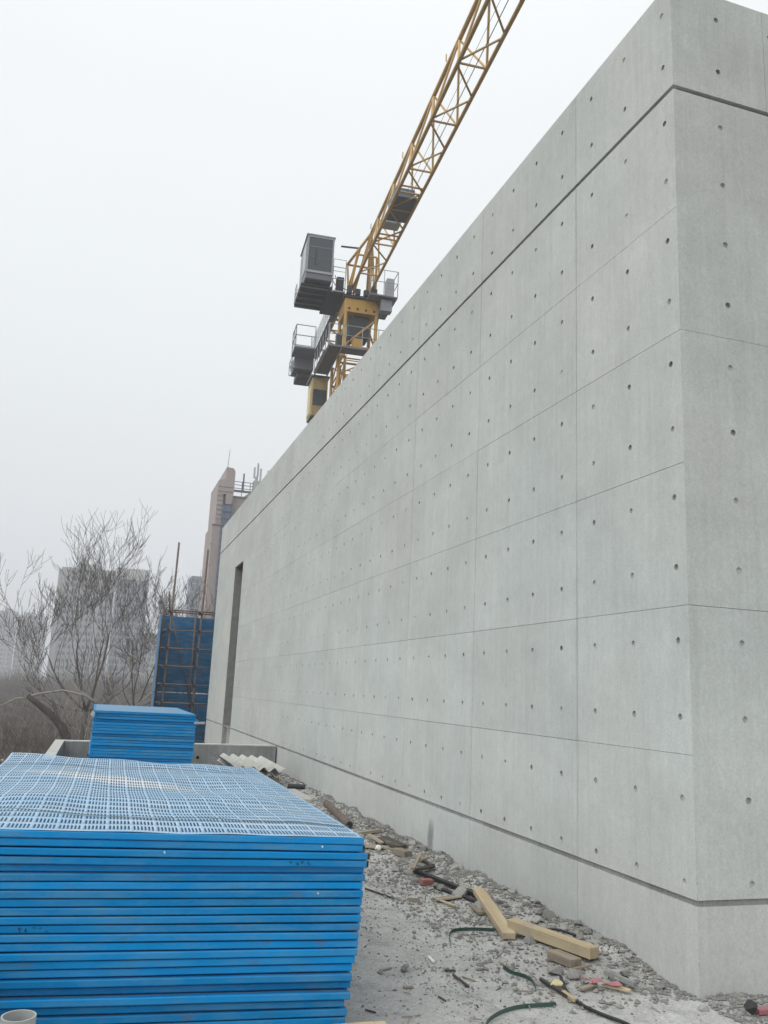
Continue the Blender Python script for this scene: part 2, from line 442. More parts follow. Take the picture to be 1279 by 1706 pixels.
# ------------------------------------------------------------------ the concrete building
bl = thing('concrete_building', 'large fair faced concrete building with rows of tie holes and a dark groove', 'building', (XW, YC, 0))
HR = 0.0200
NS = 12
def cup_mb(mb, cx, cz, depth=0.0165, face=0.0):
    k = len(mb.v)
    for r, d in ((HR, 0), (HR * 0.9, depth)):
        for i in range(NS):
            a = 2 * pi * (i + .5) / NS; mb.v.append((cx + r * cos(a), face + d, cz + r * sin(a)))
    for i in range(NS):
        j = (i + 1) % NS; mb.f.append((k + j, k + i, k + NS + i, k + NS + j))
    mb.f.append(tuple(k + NS + i for i in reversed(range(NS))))
cm = MB(); cup_mb(cm, 0, 0); CUP = cm.mesh('tie_hole', M['hole'])
def panel_mb(wd, ht, cols, rows, th=0.05, cups=False, mitre=0):
    """front face at y=0 towards -y, x right, z up; round openings where the ties were"""
    mb = MB()
    if not cols or not rows:
        cols, rows = [], []
        mb.poly([(0, 0, 0), (wd, 0, 0), (wd, 0, ht), (0, 0, ht)])
    xb = [0] + [(a + b) / 2 for a, b in zip(cols, cols[1:])] + [wd]
    zb = [0] + [(a + b) / 2 for a, b in zip(rows, rows[1:])] + [ht]
    for i, cx in enumerate(cols):
        for j, cz in enumerate(rows):
            x0, x1, z0, z1 = xb[i], xb[i + 1], zb[j], zb[j + 1]
            pts = []
            for k in range(NS):
                a = 2 * pi * (k + .5) / NS; dx, dz = cos(a), sin(a)
                tx = ((x1 - cx) if dx > 0 else (x0 - cx)) / dx if abs(dx) > 1e-6 else 1e9
                tz = ((z1 - cz) if dz > 0 else (z0 - cz)) / dz if abs(dz) > 1e-6 else 1e9
                tt = min(tx, tz); side = (0 if dx > 0 else 2) if tx < tz else (1 if dz > 0 else 3)
                pts.append(((cx + HR * dx, 0, cz + HR * dz), (cx + tt * dx, 0, cz + tt * dz), side))
            cn = {(0, 1): (x1, 0, z1), (1, 2): (x0, 0, z1), (2, 3): (x0, 0, z0), (3, 0): (x1, 0, z0)}
            for k in range(NS):
                pa, ra, sa = pts[k]; pb, rb, sb = pts[(k + 1) % NS]
                if sa == sb: mb.poly([pa, pb, rb, ra])
                else: mb.poly([pa, pb, rb, cn[(sa, sb)], ra])
            if cups: cup_mb(mb, cx, cz)
    n = len(mb.v)
    mb.v += [(0, 0, 0), (wd, 0, 0), (wd, 0, ht), (0, 0, ht), (th * (mitre < 0), th, 0), (wd - th * (mitre > 0), th, 0), (wd - th * (mitre > 0), th, ht), (th * (mitre < 0), th, ht)]
    for q in ((0, 4, 5, 1), (1, 5, 6, 2), (2, 6, 7, 3), (3, 7, 4, 0), (4, 7, 6, 5)): mb.f.append(tuple(n + i for i in q))
    return mb
ZH = [0.605, 1.067, 1.533, 1.986, 2.438, 2.883, 3.333, 3.776, 4.219, 4.659, 5.107, 5.555, 6.003, 6.43]
YH = [4.426 + 0.4685 * i for i in range(60)]
def rotA(y1, z):   # left face: panel x runs along -Y (towards the camera), front looks to -X
    Mx = Matrix(((0, 1, 0, 0), (-1, 0, 0, y1 - YC), (0, 0, 1, z), (0, 0, 0, 1)))
    return Mx
J = 0.0033
nhole = 0
def add_panel(face, a0, a1, z0, z1, holes, name='concrete_panel', mat=None):
    """a0..a1 along the face (Y for the left face, X for the right one)"""
    global nhole
    g = random.uniform(.55, 1.15) * J / 2
    zz0, zz1 = z0 + g, z1 - g
    b0, b1 = a0 + g, a1 - g
    corner = a0 == (YC if face == 'A' else XW)
    if corner: b0 = a0
    if face == 'A':
        cols = sorted([b1 - y for y in YH if a0 < y < a1 and holes]); rows = [z - zz0 for z in ZH if z0 < z < z1]
    else:
        cols = sorted([x - b0 for x in XH if a0 < x < a1 and holes]); rows = [z - zz0 for z in ZH if z0 < z < z1]
    single = bool(cols and rows) and nhole + len(cols) * len(rows) <= 290
    proud = 0 if corner else random.uniform(-0.0009, 0.0009)
    pm = panel_mb(b1 - b0, zz1 - zz0, cols, rows, 0.05, not single, (1 if face == 'A' else -1) if corner else 0)
    o = pm.build(name, mat or M['concrete'], bl)
    if face == 'A':
        o.matrix_local = Matrix.Translation((proud, 0, 0)) @ rotA(b1, zz0)
    else:
        o.matrix_local = Matrix.Translation((b0 - XW, proud, zz0))
    if single:
        for x in cols:
            for z in rows:
                r = random.random()
                h = put('tie_hole', CUP, o, Matrix.Translation((x, -0.0005, z)))
                if r < .06: h.scale = (1, .4, 1)
                else: h.scale = (random.uniform(.88, 1.06), random.uniform(.7, 1.15), random.uniform(.9, 1.08))
                nhole += 1
    return o
XH = [3.71 + 0.4685 * i for i in range(18)]
YJ = [YC, 5.604, 7.474, 9.344, 11.214, 13.084, 14.954, 16.824, 18.694, 20.564]
ZJ = [0.526, 1.318, 2.196, 3.09, 3.979, 4.860, 5.760]
XJ = [XW, 4.12, 5.99, 7.86, 9.73, 11.6]
ZJB = [0.526, 2.196, 3.979, 5.760]
def colset(i):
    a0, a1 = YJ[i], (YJ + [22.65])[i + 1]
    add_panel('A', a0, a1, 0.0 - 0.2, 0.493, False, 'plinth_panel', M['plinth'])
    for z0, z1 in zip(ZJ, ZJ[1:]): add_panel('A', a0, a1, z0, z1, True)
    add_panel('A', a0, a1, 5.792, 6.632, True)
def face_b(i):
    a0, a1 = XJ[i], XJ[i + 1]
    q = a0
    for z0, z1, nm, mt in [(-0.2, 0.493, 'plinth_panel', M['plinth'])] + [(z0, z1, 'concrete_panel', None) for z0, z1 in list(zip(ZJB, ZJB[1:])) + [(5.792, 6.632)]]:
        add_panel('B', q, a1, z0, z1, nm != 'plinth_panel', nm, mt)
colset(0); face_b(0); colset(1); colset(2); colset(3)
for i in range(4, len(YJ)): colset(i)
for i in range(1, 5): face_b(i)
# far end: slot and the plain stretch beyond it
SL0, SL1 = 22.65, 24.1
for z0, z1, nm, mt in ((-0.2, 0.493, 'plinth_panel', M['plinth']), (0.526, 5.760, 'concrete_panel', None), (5.792, 6.632, 'concrete_panel', None)):
    add_panel('A', SL1, YE, z0, z1, False, nm, mt)
add_panel('A', SL0, SL1, 4.86, 5.760, False); add_panel('A', SL0, SL1, 5.792, 6.632, False)
def core(a, b, mat, name): return MB().box((a[0] - XW, a[1] - YC, a[2]), (b[0] - XW, b[1] - YC, b[2])).build(name, mat, bl)
D = 0.05
core((XW + D + .001, YC + D + .001, -0.3), (XW + 0.6, SL0, 6.60), M['core'], 'wall_core')
core((XW + D + .001, SL1, -0.3), (XW + 0.6, YE - .01, 6.60), M['core'], 'wall_core')
core((XW + D + .001, SL0 + .001, 4.86), (XW + 0.599, SL1 - .001, 6.60), M['core'], 'wall_core')
core((XW + 0.601, YC + D + .001, -0.3), (12.0, YE - .01, 6.58), M['core'], 'wall_core')
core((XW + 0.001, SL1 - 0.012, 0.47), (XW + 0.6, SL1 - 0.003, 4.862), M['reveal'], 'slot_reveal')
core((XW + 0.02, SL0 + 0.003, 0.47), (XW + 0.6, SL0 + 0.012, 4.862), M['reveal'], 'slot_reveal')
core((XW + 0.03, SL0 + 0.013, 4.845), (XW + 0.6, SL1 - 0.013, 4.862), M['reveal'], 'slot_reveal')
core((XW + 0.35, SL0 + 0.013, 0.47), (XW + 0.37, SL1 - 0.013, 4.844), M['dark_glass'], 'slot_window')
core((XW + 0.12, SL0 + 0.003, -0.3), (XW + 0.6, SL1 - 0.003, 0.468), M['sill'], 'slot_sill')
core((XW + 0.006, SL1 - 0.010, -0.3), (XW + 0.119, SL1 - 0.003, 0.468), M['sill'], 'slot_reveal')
core((XW + .02, YC + .02, 6.603), (12.0, YE, 6.625), M['parapet'], 'roof')
# groove backs (upper one near-black as painted shade, shallow lower one)
core((XW + 0.046, YC + 0.046, 5.760), (XW + 0.052, YE - .01, 5.792), M['recess_shade'], 'groove_back')
core((XW + 0.0465, YC + 0.044, 5.758), (11.6, YC + 0.052, 5.794), M['recess_shade'], 'groove_back')
core((XW + 0.018, YC + 0.018, 0.487), (XW + 0.05, YE - .01, 0.533), M['parapet'], 'groove_back')
core((XW + 0.0515, YC + 0.016, 0.4875), (11.6, YC + 0.05, 0.5325), M['parapet'], 'groove_back')

# ------------------------------------------------------------------ stacks of blue panels
ORD = ['top', 'second', 'third', 'fourth', 'fifth', 'sixth', 'seventh', 'eighth', 'ninth', 'tenth', 'eleventh', 'twelfth', 'thirteenth', 'fourteenth', 'fifteenth', 'sixteenth', 'seventeenth', 'eighteenth', 'nineteenth', 'twentieth', 'twenty-first', 'twenty-second', 'twenty-third', 'twenty-fourth', 'twenty-fifth', 'twenty-sixth', 'twenty-seventh', 'twenty-eighth', 'twenty-ninth', 'thirtieth']
def rail_mesh(L, wd, ht, name='frame_rail'):
    """hollow square tube along x, rounded edges, open ends"""
    mb = MB(); c = 0.004; nseg = 8
    prof = [(-wd / 2 + c, -ht / 2), (wd / 2 - c, -ht / 2), (wd / 2, -ht / 2 + c), (wd / 2, ht / 2 - c), (wd / 2 - c, ht / 2), (-wd / 2 + c, ht / 2), (-wd / 2, ht / 2 - c), (-wd / 2, -ht / 2 + c)]
    inn = [(y * .86, z * .84) for y, z in prof]
    for i in range(nseg + 1):
        x = -L / 2 + L * i / nseg
        jy, jz_ = random.uniform(-.0018, .0018), random.uniform(-.0007, .0007)
        for y, z in prof: mb.v.append((x, y + jy, z + jz_))
    for i in range(nseg):
        for k in range(8):
            q = (k + 1) % 8; mb.f.append((i * 8 + k, i * 8 + q, (i + 1) * 8 + q, (i + 1) * 8 + k))
    for sgn, base in ((-1, 0), (1, nseg * 8)):
        n = len(mb.v)
        for y, z in inn: mb.v.append((sgn * L / 2, y, z))
        for y, z in inn: mb.v.append((sgn * (L / 2 - 0.03), y, z))
        for k in range(8):
            q = (k + 1) % 8
            f1 = (base + k, base + q, n + q, n + k); f2 = (n + k, n + q, n + 8 + q, n + 8 + k)
            mb.f.append(f1 if sgn > 0 else f1[::-1]); mb.f.append(f2 if sgn > 0 else f2[::-1])
        mb.f.append(tuple(n + 8 + k for k in (range(8) if sgn > 0 else reversed(range(8)))))
    return mb.mesh(name, M['blue'])
PW, PD, TH = 2.02, 3.58, 0.036
RH = 0.0308
RFS = [rail_mesh(PW, 0.036, RH) for _ in range(5)]; RF = RFS[0]; RS = rail_mesh(PD - 0.074, 0.036, RH - .001)
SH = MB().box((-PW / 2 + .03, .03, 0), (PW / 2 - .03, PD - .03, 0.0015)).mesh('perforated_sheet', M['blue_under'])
def blue_panel(label, loc, roll, rz, group, rf=RF, rs=RS, sh=SH, pw=PW, pd=PD, cat='panel'):
    o = thing('mesh_panel', label, cat, loc, 0, group)
    o.rotation_euler = (0, roll, rz)
    put('frame_rail', rf, o, Matrix.Translation((0, 0.018, 0)))
    put('frame_rail', rf, o, Matrix.Translation((0, pd - 0.018, 0)))
    q = Matrix.Rotation(pi / 2, 4, 'Z')
    for s in (-1, 1): put('frame_rail', rs, o, Matrix.Translation((s * (pw / 2 - 0.018), pd / 2, 0)) @ q)
    if sh: put('perforated_sheet', sh, o, Matrix.Translation((0, 0, TH / 2 - 0.004)))
    return o
ZL = [.927, .893, .855, .816, .778, .743, .708, .672, .636, .600, .564, .528, .492, .455, .416, .378, .342, .306, .268, .231, .193, .155, .117]
ZR = [.880, .850, .814, .776, .742, .712, .677, .640, .602, .566, .529, .490, .450, .412, .375, .340, .305, .265, .226, .184, .146, .108, .070]
ZL.append(.079); ZR.append(.034)
DX = [.0, -.004, .022, .018, .016, .014, .004, .006, .004, .0, .002, -.002, -.006, -.004, -.008, -.018, -.028, -.030, -.028, -.034, -.058, -.044, -.05]
DY = [0, .004, .0, .004, .034, .004, .006, .0, .004, .002, .0, .004, .0, .006, .0, .008, .016, .0, .03, -.004, .018, .008, .012]
FEAT = {0: 'carrying the pale buckled perforated sheet', 1: 'with a pale chip at right', 2: 'jutting out to the right', 3: 'with dark scribbles near its right end', 4: 'set back in shadow', 7: 'with grey scuffs', 8: 'with a rusty spot at its left', 11: 'with dark handwritten marks at its left', 14: 'with a rust patch', 15: 'dented and dull', 18: 'pushed back in shadow', 20: 'short at the right end'}
near = []
RZ = R(-1.0)
for i in range(23):
    xl, xr = -0.346 + .0045 * i, 1.344
    zl, zr = (ZL[i] + ZL[i + 1]) / 2, (ZR[i] + ZR[i + 1]) / 2
    roll = atan2(zl - zr, xr - xl)
    cx = 1.338 + DX[i] - PW / 2
    zc = zr + (zl - zr) * (1.344 - cx) / (xr - xl)
    lab = ('topmost' if i == 0 else ORD[i] + ' from the top') + ' panel of near blue stack' + (' ' + FEAT[i] if i in FEAT else '')
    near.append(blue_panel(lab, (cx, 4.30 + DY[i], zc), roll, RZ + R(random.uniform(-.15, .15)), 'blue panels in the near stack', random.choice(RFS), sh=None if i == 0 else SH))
# top sheet: pressed slots, buckled, weathered
mb = MB()
def slots(n_groups, per, gw, sw, gap, total):
    L = []; x = 0
    edge = (total - n_groups * gw) / 2 + (gw - per * sw - (per - 1) * gap) / 2
    for k in range(n_groups):
        x = edge + k * gw
        for j in range(per): L += [x, x + sw]; x += sw + gap
    return [0] + L + [total]
SW, SD = PW - 0.006, PD - 0.004
xl = slots(18, 6, 0.1105, 0.0085, 0.0083, SW)
yl = slots(7, 4, 0.508, 0.088, 0.036, SD)
def sheet_z(x, y):
    u = x / SW; v = y / SD
    e = min(1, 6 * min(u, 1 - u) + .12) * min(1, 9 * min(v, 1 - v) + .05)
    z = 0.012 + 0.021 * noise.noise((x * 1.25 + 3, y * 1.5, 1)) + 0.009 * noise.noise((x * 3.1, y * 2.6, 7)) + 0.012 * sin(y * 6.0 + 1.3 * sin(x * 2.2)) * (0.5 + 0.5 * noise.noise((x * .8, y * .6, 2)))
    z = z * e
    z += 0.035 * max(0, v - 0.86) / 0.14 * max(0, 1 - 1.6 * u) * 0.8           # lifted far-left edge
    z += 0.012 * max(0, v - 0.9) / 0.1 * (0.5 + 0.5 * sin(x * 9))
    z += 0.006 * max(0, 0.05 - v) / 0.05 * noise.noise((x * 4, 0, 3))
    return z
# long sheet faces are cut shorter so that the sheet can buckle
yy = []
for j in range(len(yl) - 1):
    k = 3 if yl[j + 1] - yl[j] > .06 else 1
    yy += [(yl[j] + (yl[j + 1] - yl[j]) * i / k, j % 2) for i in range(k)]
yy.append((yl[-1], 0))
nx = len(xl)
for y, _ in yy:
    for x in xl: mb.v.append((x - SW / 2, y + .002, sheet_z(x, y)))
for j in range(len(yy) - 1):
    for i in range(nx - 1):
        if i % 2 == 1 and yy[j][1]: continue
        q = j * nx + i; mb.f.append((q, q + 1, q + nx + 1, q + nx))
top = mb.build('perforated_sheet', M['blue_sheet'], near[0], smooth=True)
top.location = (0, 0, TH / 2 + 0.001)
so = top.modifiers.new('thickness', 'SOLIDIFY'); so.thickness = 0.0014; so.offset = -1
# packing straps over the near stack
def ribbon(pts, wd, th, flat=True):
    """strap through pts; flat on the ground, or standing on its edge"""
    mb = MB(); pts = [Vector(p) for p in pts]; ring = []
    for i, p in enumerate(pts):
        d = (pts[min(i + 1, len(pts) - 1)] - pts[max(i - 1, 0)]).normalized()
        s = d.cross(Vector((0, 0, 1))).normalized(); up = s.cross(d)
        a, b = (s * wd / 2, up * th / 2) if flat else (up * wd / 2, s * th / 2)
        n = len(mb.v)
        for q in (p - a - b, p + a - b, p + a + b, p - a + b): mb.v.append(tuple(q))
        if i:
            for k in range(4):
                q = (k + 1) % 4; mb.f.append((n - 4 + k, n - 4 + q, n + q, n + k))
    mb.f.append((3, 2, 1, 0)); n = len(mb.v); mb.f.append((n - 4, n - 3, n - 2, n - 1))
    return mb
tr = near[0]
bpy.context.view_layer.update()
for v0, v1, lab, ph in ((0.115, 0.075, 'thin green packing strap lying loose across the front of the pale perforated sheet', 0), (0.80, 0.835, 'thin green packing strap lying across the far end of the pale perforated sheet', 2)):
    pts = []
    for k in range(41):
        u = k / 40; y = (v0 + (v1 - v0) * u + 0.008 * sin(u * 9 + ph)) * SD
        pts.append(tr.matrix_world @ Vector((u * SW - SW / 2, y, sheet_z(u * SW, y) + TH / 2 + 0.007 + 0.008 * max(0, sin(u * 13 + ph)))))
    tag(ribbon(pts, 0.016, 0.0012).build('packing_strap', M['strap']), lab, 'strap', 'straps over the near stack')
# hand-written scrawls and chips on the front rails
def scrawl(panel, x0, n, name='handwritten_marking'):
    mb = MB(); x = x0
    for k in range(n):
        q = [(x + random.uniform(0, .02), random.uniform(-.010, .012)) for _ in range(4)]
        for a, b in zip(q, q[1:]): mb.bar((a[0], -0.0008, a[1]), (b[0], -0.0008, b[1]), 0.0022, 0.0006, (0, 1, 0))
        x += 0.028
    stuff(mb.build(name, M['rubber'], panel))
scrawl(near[11], -0.55, 5)
scrawl(near[3], 0.62, 4)
for i, x, r in ((1, .80, .005), (2, .02, .0055), (7, .78, .004)):
    MB().tube((x, -0.0012, .004), (x + .002, 0.001, .005), r, 7, r * 1.5).build('mortar_spot', M['paper'], near[i])
for i in (1, 2, 3):     # black blocks put in for the shade at the side rail ends
    MB().box((PW / 2 + .0005, 0.004, -.014), (PW / 2 + 0.012, 0.03, .014)).build('rail_end_shade', M['rubber'], near[i])
for x, y, lab in ((0.95, 4.45, 'pale timber bearer under the front of the near stack'), (0.95, 7.4, 'pale timber bearer under the far end of the near stack')):
    o = MB().bar((x - 1.55, y + .25, 0.052), (x + 0.24, y + .22, 0.012), 0.09, 0.035).build('timber_bearer', M['wood'])
    tag(o, lab, 'timber', 'timber bearers')
b0 = G(606, 1742)
o = MB().box((-.16, -.10, 0), (.07, .10, .052)).box((.0725, -.09, 0), (.13, .10, .05)).build('plywood_offcut', M['wood']); o.location = (b0.x, b0.y, 0.012)
tag(o, 'pale plywood offcut at the foot of the near stack', 'plywood')

# far stack
PW2, PD2 = 1.37, 3.0
RF2 = rail_mesh(PW2, .036, TH - .001); RS2 = rail_mesh(PD2 - .074, .036, TH - .002)
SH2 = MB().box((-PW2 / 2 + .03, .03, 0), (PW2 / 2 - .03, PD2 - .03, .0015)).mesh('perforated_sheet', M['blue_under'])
for i in range(30):
    z = 1.16 - i * 0.0385
    dx = {0: -.01, 1: .0, 2: .035}.get(i, random.uniform(-.012, .012)); dy = {0: -.01, 2: .02, 3: .05}.get(i, random.uniform(-.01, .02))
    lab = ('topmost' if i == 0 else ORD[i] + ' from the top') + ' blue panel of the far stack by the parapet' + (', jutting right' if i == 2 else '')
    blue_panel(lab, (0.665 + dx, 12.5 + dy, z), R(0.55), R(random.uniform(-.4, .4)), 'blue panels in the far stack', RF2, RS2, SH2, PW2, PD2)
o = MB().tube((-.035, 12.46, 1.135), (-.02, 12.8, 1.135), 0.03, 10).build('tube_end', M['pale_metal']); tag(o, 'short white tube stuck in the top left of the far stack', 'tube')
o = MB().bar((1.33, 12.44, 1.055), (1.47, 12.5, 1.06), 0.03, 0.03).build('tube_offcut', M['pale_metal']); tag(o, 'short pale bar poking out right of the far stack', 'bar')
for y in (12.8, 15.1):
    o = MB().box((-.2, y, 0.0), (1.5, y + .09, 0.025)).build('timber_bearer', M['old_wood'])
    tag(o, 'thin timber bearer under the %s of the far stack' % ('front' if y < 14 else 'back'), 'timber', 'bearers under the far stack')

# upright plastic pipe at the lower left
u = G(31, 1690, 0.62)
mb = MB(); n = 28; d = 1.15
c0 = EYE + ray(31, 1692) * 1.62
for r, z in ((.032, -c0.z), (.032, 0), (.0285, 0), (.0285, -.35)):
    for k in range(n):
        a = 2 * pi * k / n; mb.v.append((r * cos(a), r * sin(a), z))
for j in range(3):
    for k in range(n):
        q = (k + 1) % n; mb.f.append((j * n + k, j * n + q, (j + 1) * n + q, (j + 1) * n + k))
o = mb.build('plastic_pipe', M['pvc'], smooth=False); o.location = c0
tag(o, 'upright open grey plastic pipe in the lower left corner before the near stack', 'pipe')

# corrugated sheets before the parapet
mb = MB(); nx_, wv = 48, 0.17
for j in range(2):
    for i in range(nx_ + 1):
        x = 0.85 * i / nx_; z = 0.032 * cos(2 * pi * x / wv)
        for e in (0, .01): mb.v.append((x, 2.0 * j, z + e))
n = (nx_ + 1) * 2
for i in range(nx_):
    k = i * 2
    mb.f.append((k, k + 2, n + k + 2, n + k)[::-1]); mb.f.append((k + 1, k + 3, n + k + 3, n + k + 1)); mb.f.append((k, k + 2, k + 3, k + 1))
me = mb.mesh('corrugated_sheet', M['white_sheet'], True)
for k, lab in enumerate(('dirty white corrugated sheet on top of its pair before the parapet', 'lower dirty white corrugated sheet of the pair before the parapet')):
    o = put('corrugated_sheet', me); o.location = (2.12 - .03 * k, 13.9 + .06 * k, 0.335 - .085 * k); o.rotation_euler = (R(1.0), R(3), R(1.2)); tag(o, lab, 'roofing sheet', 'corrugated sheets')
for y in (14.1, 15.4):
    o = MB().box((2.12, y, 0.0), (2.92, y + .12, 0.185)).build('timber_block', M['old_wood']); tag(o, 'grey timber block under the %s of the corrugated sheets' % ('front' if y < 15 else 'back'), 'timber', 'blocks under the corrugated sheets')

# ------------------------------------------------------------------ scaffold with blue screens
sc_ = thing('scaffold_tower', 'rusty tube scaffold tower hung with blue perforated screens beyond the wall end', 'scaffold', (2.0, 29, -4))
def lp(x, y, z): return (x - 2.0, y - 29, z + 4)
def pipe(a, b, r=.026, name='tube', mat='rust_tube', n=8): return MB().tube(lp(*a), lp(*b), r, n).build(name, M[mat], sc_, True)
YB = 30.2
for (x, t_), y in (((1.97, 6.2), 29), ((2.95, 6.05), 29), ((4.2, 4.3), 29), ((1.85, 4.0), YB), ((2.95, 4.0), YB), ((4.2, 4.0), YB)):
    pipe((x, y, -4), (x + (.09 if y == 29 and t_ > 5 else 0), y, t_), .033, 'upright')
for k in range(-6, 7):
    z = 3.86 - .585 * (k if k >= 0 else k)
    z = 3.86 - .585 * (k + 6)
    if z < -3.8: break
    pipe((1.78, 28.95, z + random.uniform(-.02, .02)), (4.4, 28.95, z), .022, 'ledger')
    pipe((1.93, 28.9, z - .05), (1.83, YB + .1, z - .05), .022, 'transom')
    for x in (1.97, 2.95):
        MB().box([a - .045 for a in lp(x, 28.97, z)], [a + .045 for a in lp(x, 28.97, z)]).build('coupler', M['dark_steel'], sc_)
pipe((1.80, 29.06, 3.93), (4.4, 29.06, 3.95), .024, 'ledger')
pipe((1.98, 29.08, 3.86), (1.90, 29.1, 4.55), .03, 'stub')
pipe((2.15, YB - .15, 3.7), (2.95, YB - .15, 1.1), .018, 'brace'); pipe((2.95, YB - .2, 1.6), (3.6, YB - .2, -.4), .018, 'brace')
# screens: perforated sheets, each a plate with small square openings
def screen_mb(wd, ht, pitch=0.11, hole=0.06, rows=True):
    mb = MB(); nx = int(wd / pitch); nz = int(ht / pitch); px = wd / nx; pz = ht / nz
    X = sorted([0, wd] + [i * px + d for i in range(nx) for d in ((px - hole) / 2, (px + hole) / 2)])
    Z = sorted([0, ht] + [i * pz + d for i in range(nz) for d in ((pz - hole) / 2, (pz + hole) / 2)])
    for z in Z:
        for x in X: mb.v.append((x, 0, z))
    k = len(X)
    for j in range(len(Z) - 1):
        for i in range(k - 1):
            if i % 2 and j % 2: continue
            mb.f.append((j * k + i, j * k + i + 1, (j + 1) * k + i + 1, (j + 1) * k + i))
    return mb
for x0, x1, nm in ((1.86, 2.93, 0), (2.97, 4.3, 1)):
    for z0 in (-3.9, -1.3, 1.28):
        ht = 2.54
        if nm == 1: o = screen_mb(x1 - x0, ht, .10, .05).build('screen_sheet', M['screen'], sc_)
        else: o = MB().box((0, 0, 0), (x1 - x0, .012, ht)).build('screen_sheet', M['screen'], sc_)
        o.location = lp(x0, YB + .08, z0)
for z0 in (-3.9, -1.3, 1.28):
    o = MB().box((0, 0, 0), (1.25, .012, 2.54)).build('screen_sheet', M['screen'], sc_)
    o.location = lp(1.74, 28.98, z0); o.rotation_euler = (0, 0, pi / 2)
    o = MB().box((0, 0, 0), (1.34, .012, 2.54)).build('screen_sheet', M['screen'], sc_)

    o.location = lp(2.97, YB + .14, z0)

# ------------------------------------------------------------------ tower crane
CX, CY = 14.85, 54.9
cr_ = thing('tower_crane', 'yellow flat top tower crane with grey cab and long lattice jib overhead', 'crane', (CX, CY, -4), R(-4.16))
_unit = {}
def strut(a, b, r, name, mat='jib', n=6):
    """a straight member; alike members share one mesh, stretched to length"""
    key = (mat, n)
    if key not in _unit: _unit[key] = MB().tube((0, 0, 0), (0, 0, 1), 1, n).mesh('member', M[mat], n > 6)
    a = Vector(a) + Vector((0, 0, 4)); b = Vector(b) + Vector((0, 0, 4)); d = b - a
    q = d.to_track_quat('Z', 'Y').to_matrix().to_4x4()
    return put(name, _unit[key], cr_, Matrix.Translation(a) @ q @ Matrix.Diagonal((r, r, d.length, 1)))
def cbox(a, b, name, mat, bevel=0):
    ctr = [(a[i] + b[i]) / 2 for i in range(3)]
    o = MB().box([a[i] - ctr[i] for i in range(3)], [b[i] - ctr[i] for i in range(3)]).build(name, M[mat], cr_, bevel=bevel)
    o.location = (ctr[0], ctr[1], ctr[2] + 4); return o
def railing(pts, h=1.1, name='railing', mat='grey_steel', r=.022):
    mb = MB()
    for a, b in zip(pts, pts[1:]):
        a = Vector(a); b = Vector(b); L = (b - a).length; k = max(1, round(L / 1.1))
        for z in (h, h * .52): mb.tube(a + Vector((0, 0, z + 4)), b + Vector((0, 0, z + 4)), r, 5)
        for i in range(k + 1):
            p_ = a.lerp(b, i / k); mb.tube(p_ + Vector((0, 0, 4)), p_ + Vector((0, 0, h + 4)), r, 5)
    return mb.build(name, M[mat], cr_)
# mast
hw = 0.95
for sx_ in (-1, 1):
    for sy in (-1, 1): strut((sx_ * hw, sy * hw, -4), (sx_ * hw, sy * hw, 24.3), .10, 'mast_leg', 'yellow', 6)
z = -4
while z < 24:
    for (ax, ay), (bx, by) in (((-hw, -hw), (hw, -hw)), ((hw, -hw), (hw, hw)), ((hw, hw), (-hw, hw)), ((-hw, hw), (-hw, -hw))):
        strut((ax, ay, z), (bx, by, z + 1.75), .045, 'mast_brace', 'yellow', 5)
        strut((ax, ay, z + 1.75), (bx, by, z + 1.75), .04, 'mast_brace', 'yellow', 5)
    z += 1.75
# climbing cage round the mast top
hc = 1.28
for sx_ in (-1, 1):
    for sy in (-1, 1): strut((sx_ * hc - .15, sy * hc, 17.5), (sx_ * hc - .15, sy * hc, 24.2), .11, 'cage_leg', 'yellow', 6)
for z in (18.2, 19.8, 21.4, 22.8):
    for (ax, ay), (bx, by) in (((-hc, -hc), (hc, -hc)), ((hc, -hc), (hc, hc)), ((hc, hc), (-hc, hc)), ((-hc, hc), (-hc, -hc))):
        strut((ax - .15, ay, z), (bx - .15, by, z + 1.4), .05, 'cage_brace', 'yellow', 5); strut((ax - .15, ay, z), (bx - .15, by, z), .055, 'cage_brace', 'yellow', 5)
cbox((-.2, -1.75, 20.6), (.5, -1.35, 22.6), 'hydraulic_unit', 'grey_steel')
# lower platform
for a, b in (((-2.5, -3.0, 24.05), (2.1, -1.9, 24.17)), ((-2.6, -1.895, 24.07), (-1.5, 2.5, 24.19)), ((1.5, -1.89, 24.05), (2.2, 2.0, 24.17))): cbox(a, b, 'platform', 'shade_steel')
railing([(-2.45, -2.95, 24.17), (2.05, -2.95, 24.17), (2.15, 2, 24.17)], 1.5, r=.03); railing([(-2.5, -2.95, 24.17), (-2.55, 2.5, 24.17)], 1.5, r=.03)
for x in (-2.5, -1.6): strut((x, -2.9, 23.98), (x, 2.5, 23.98), .06, 'platform_beam', 'grey_steel', 5)
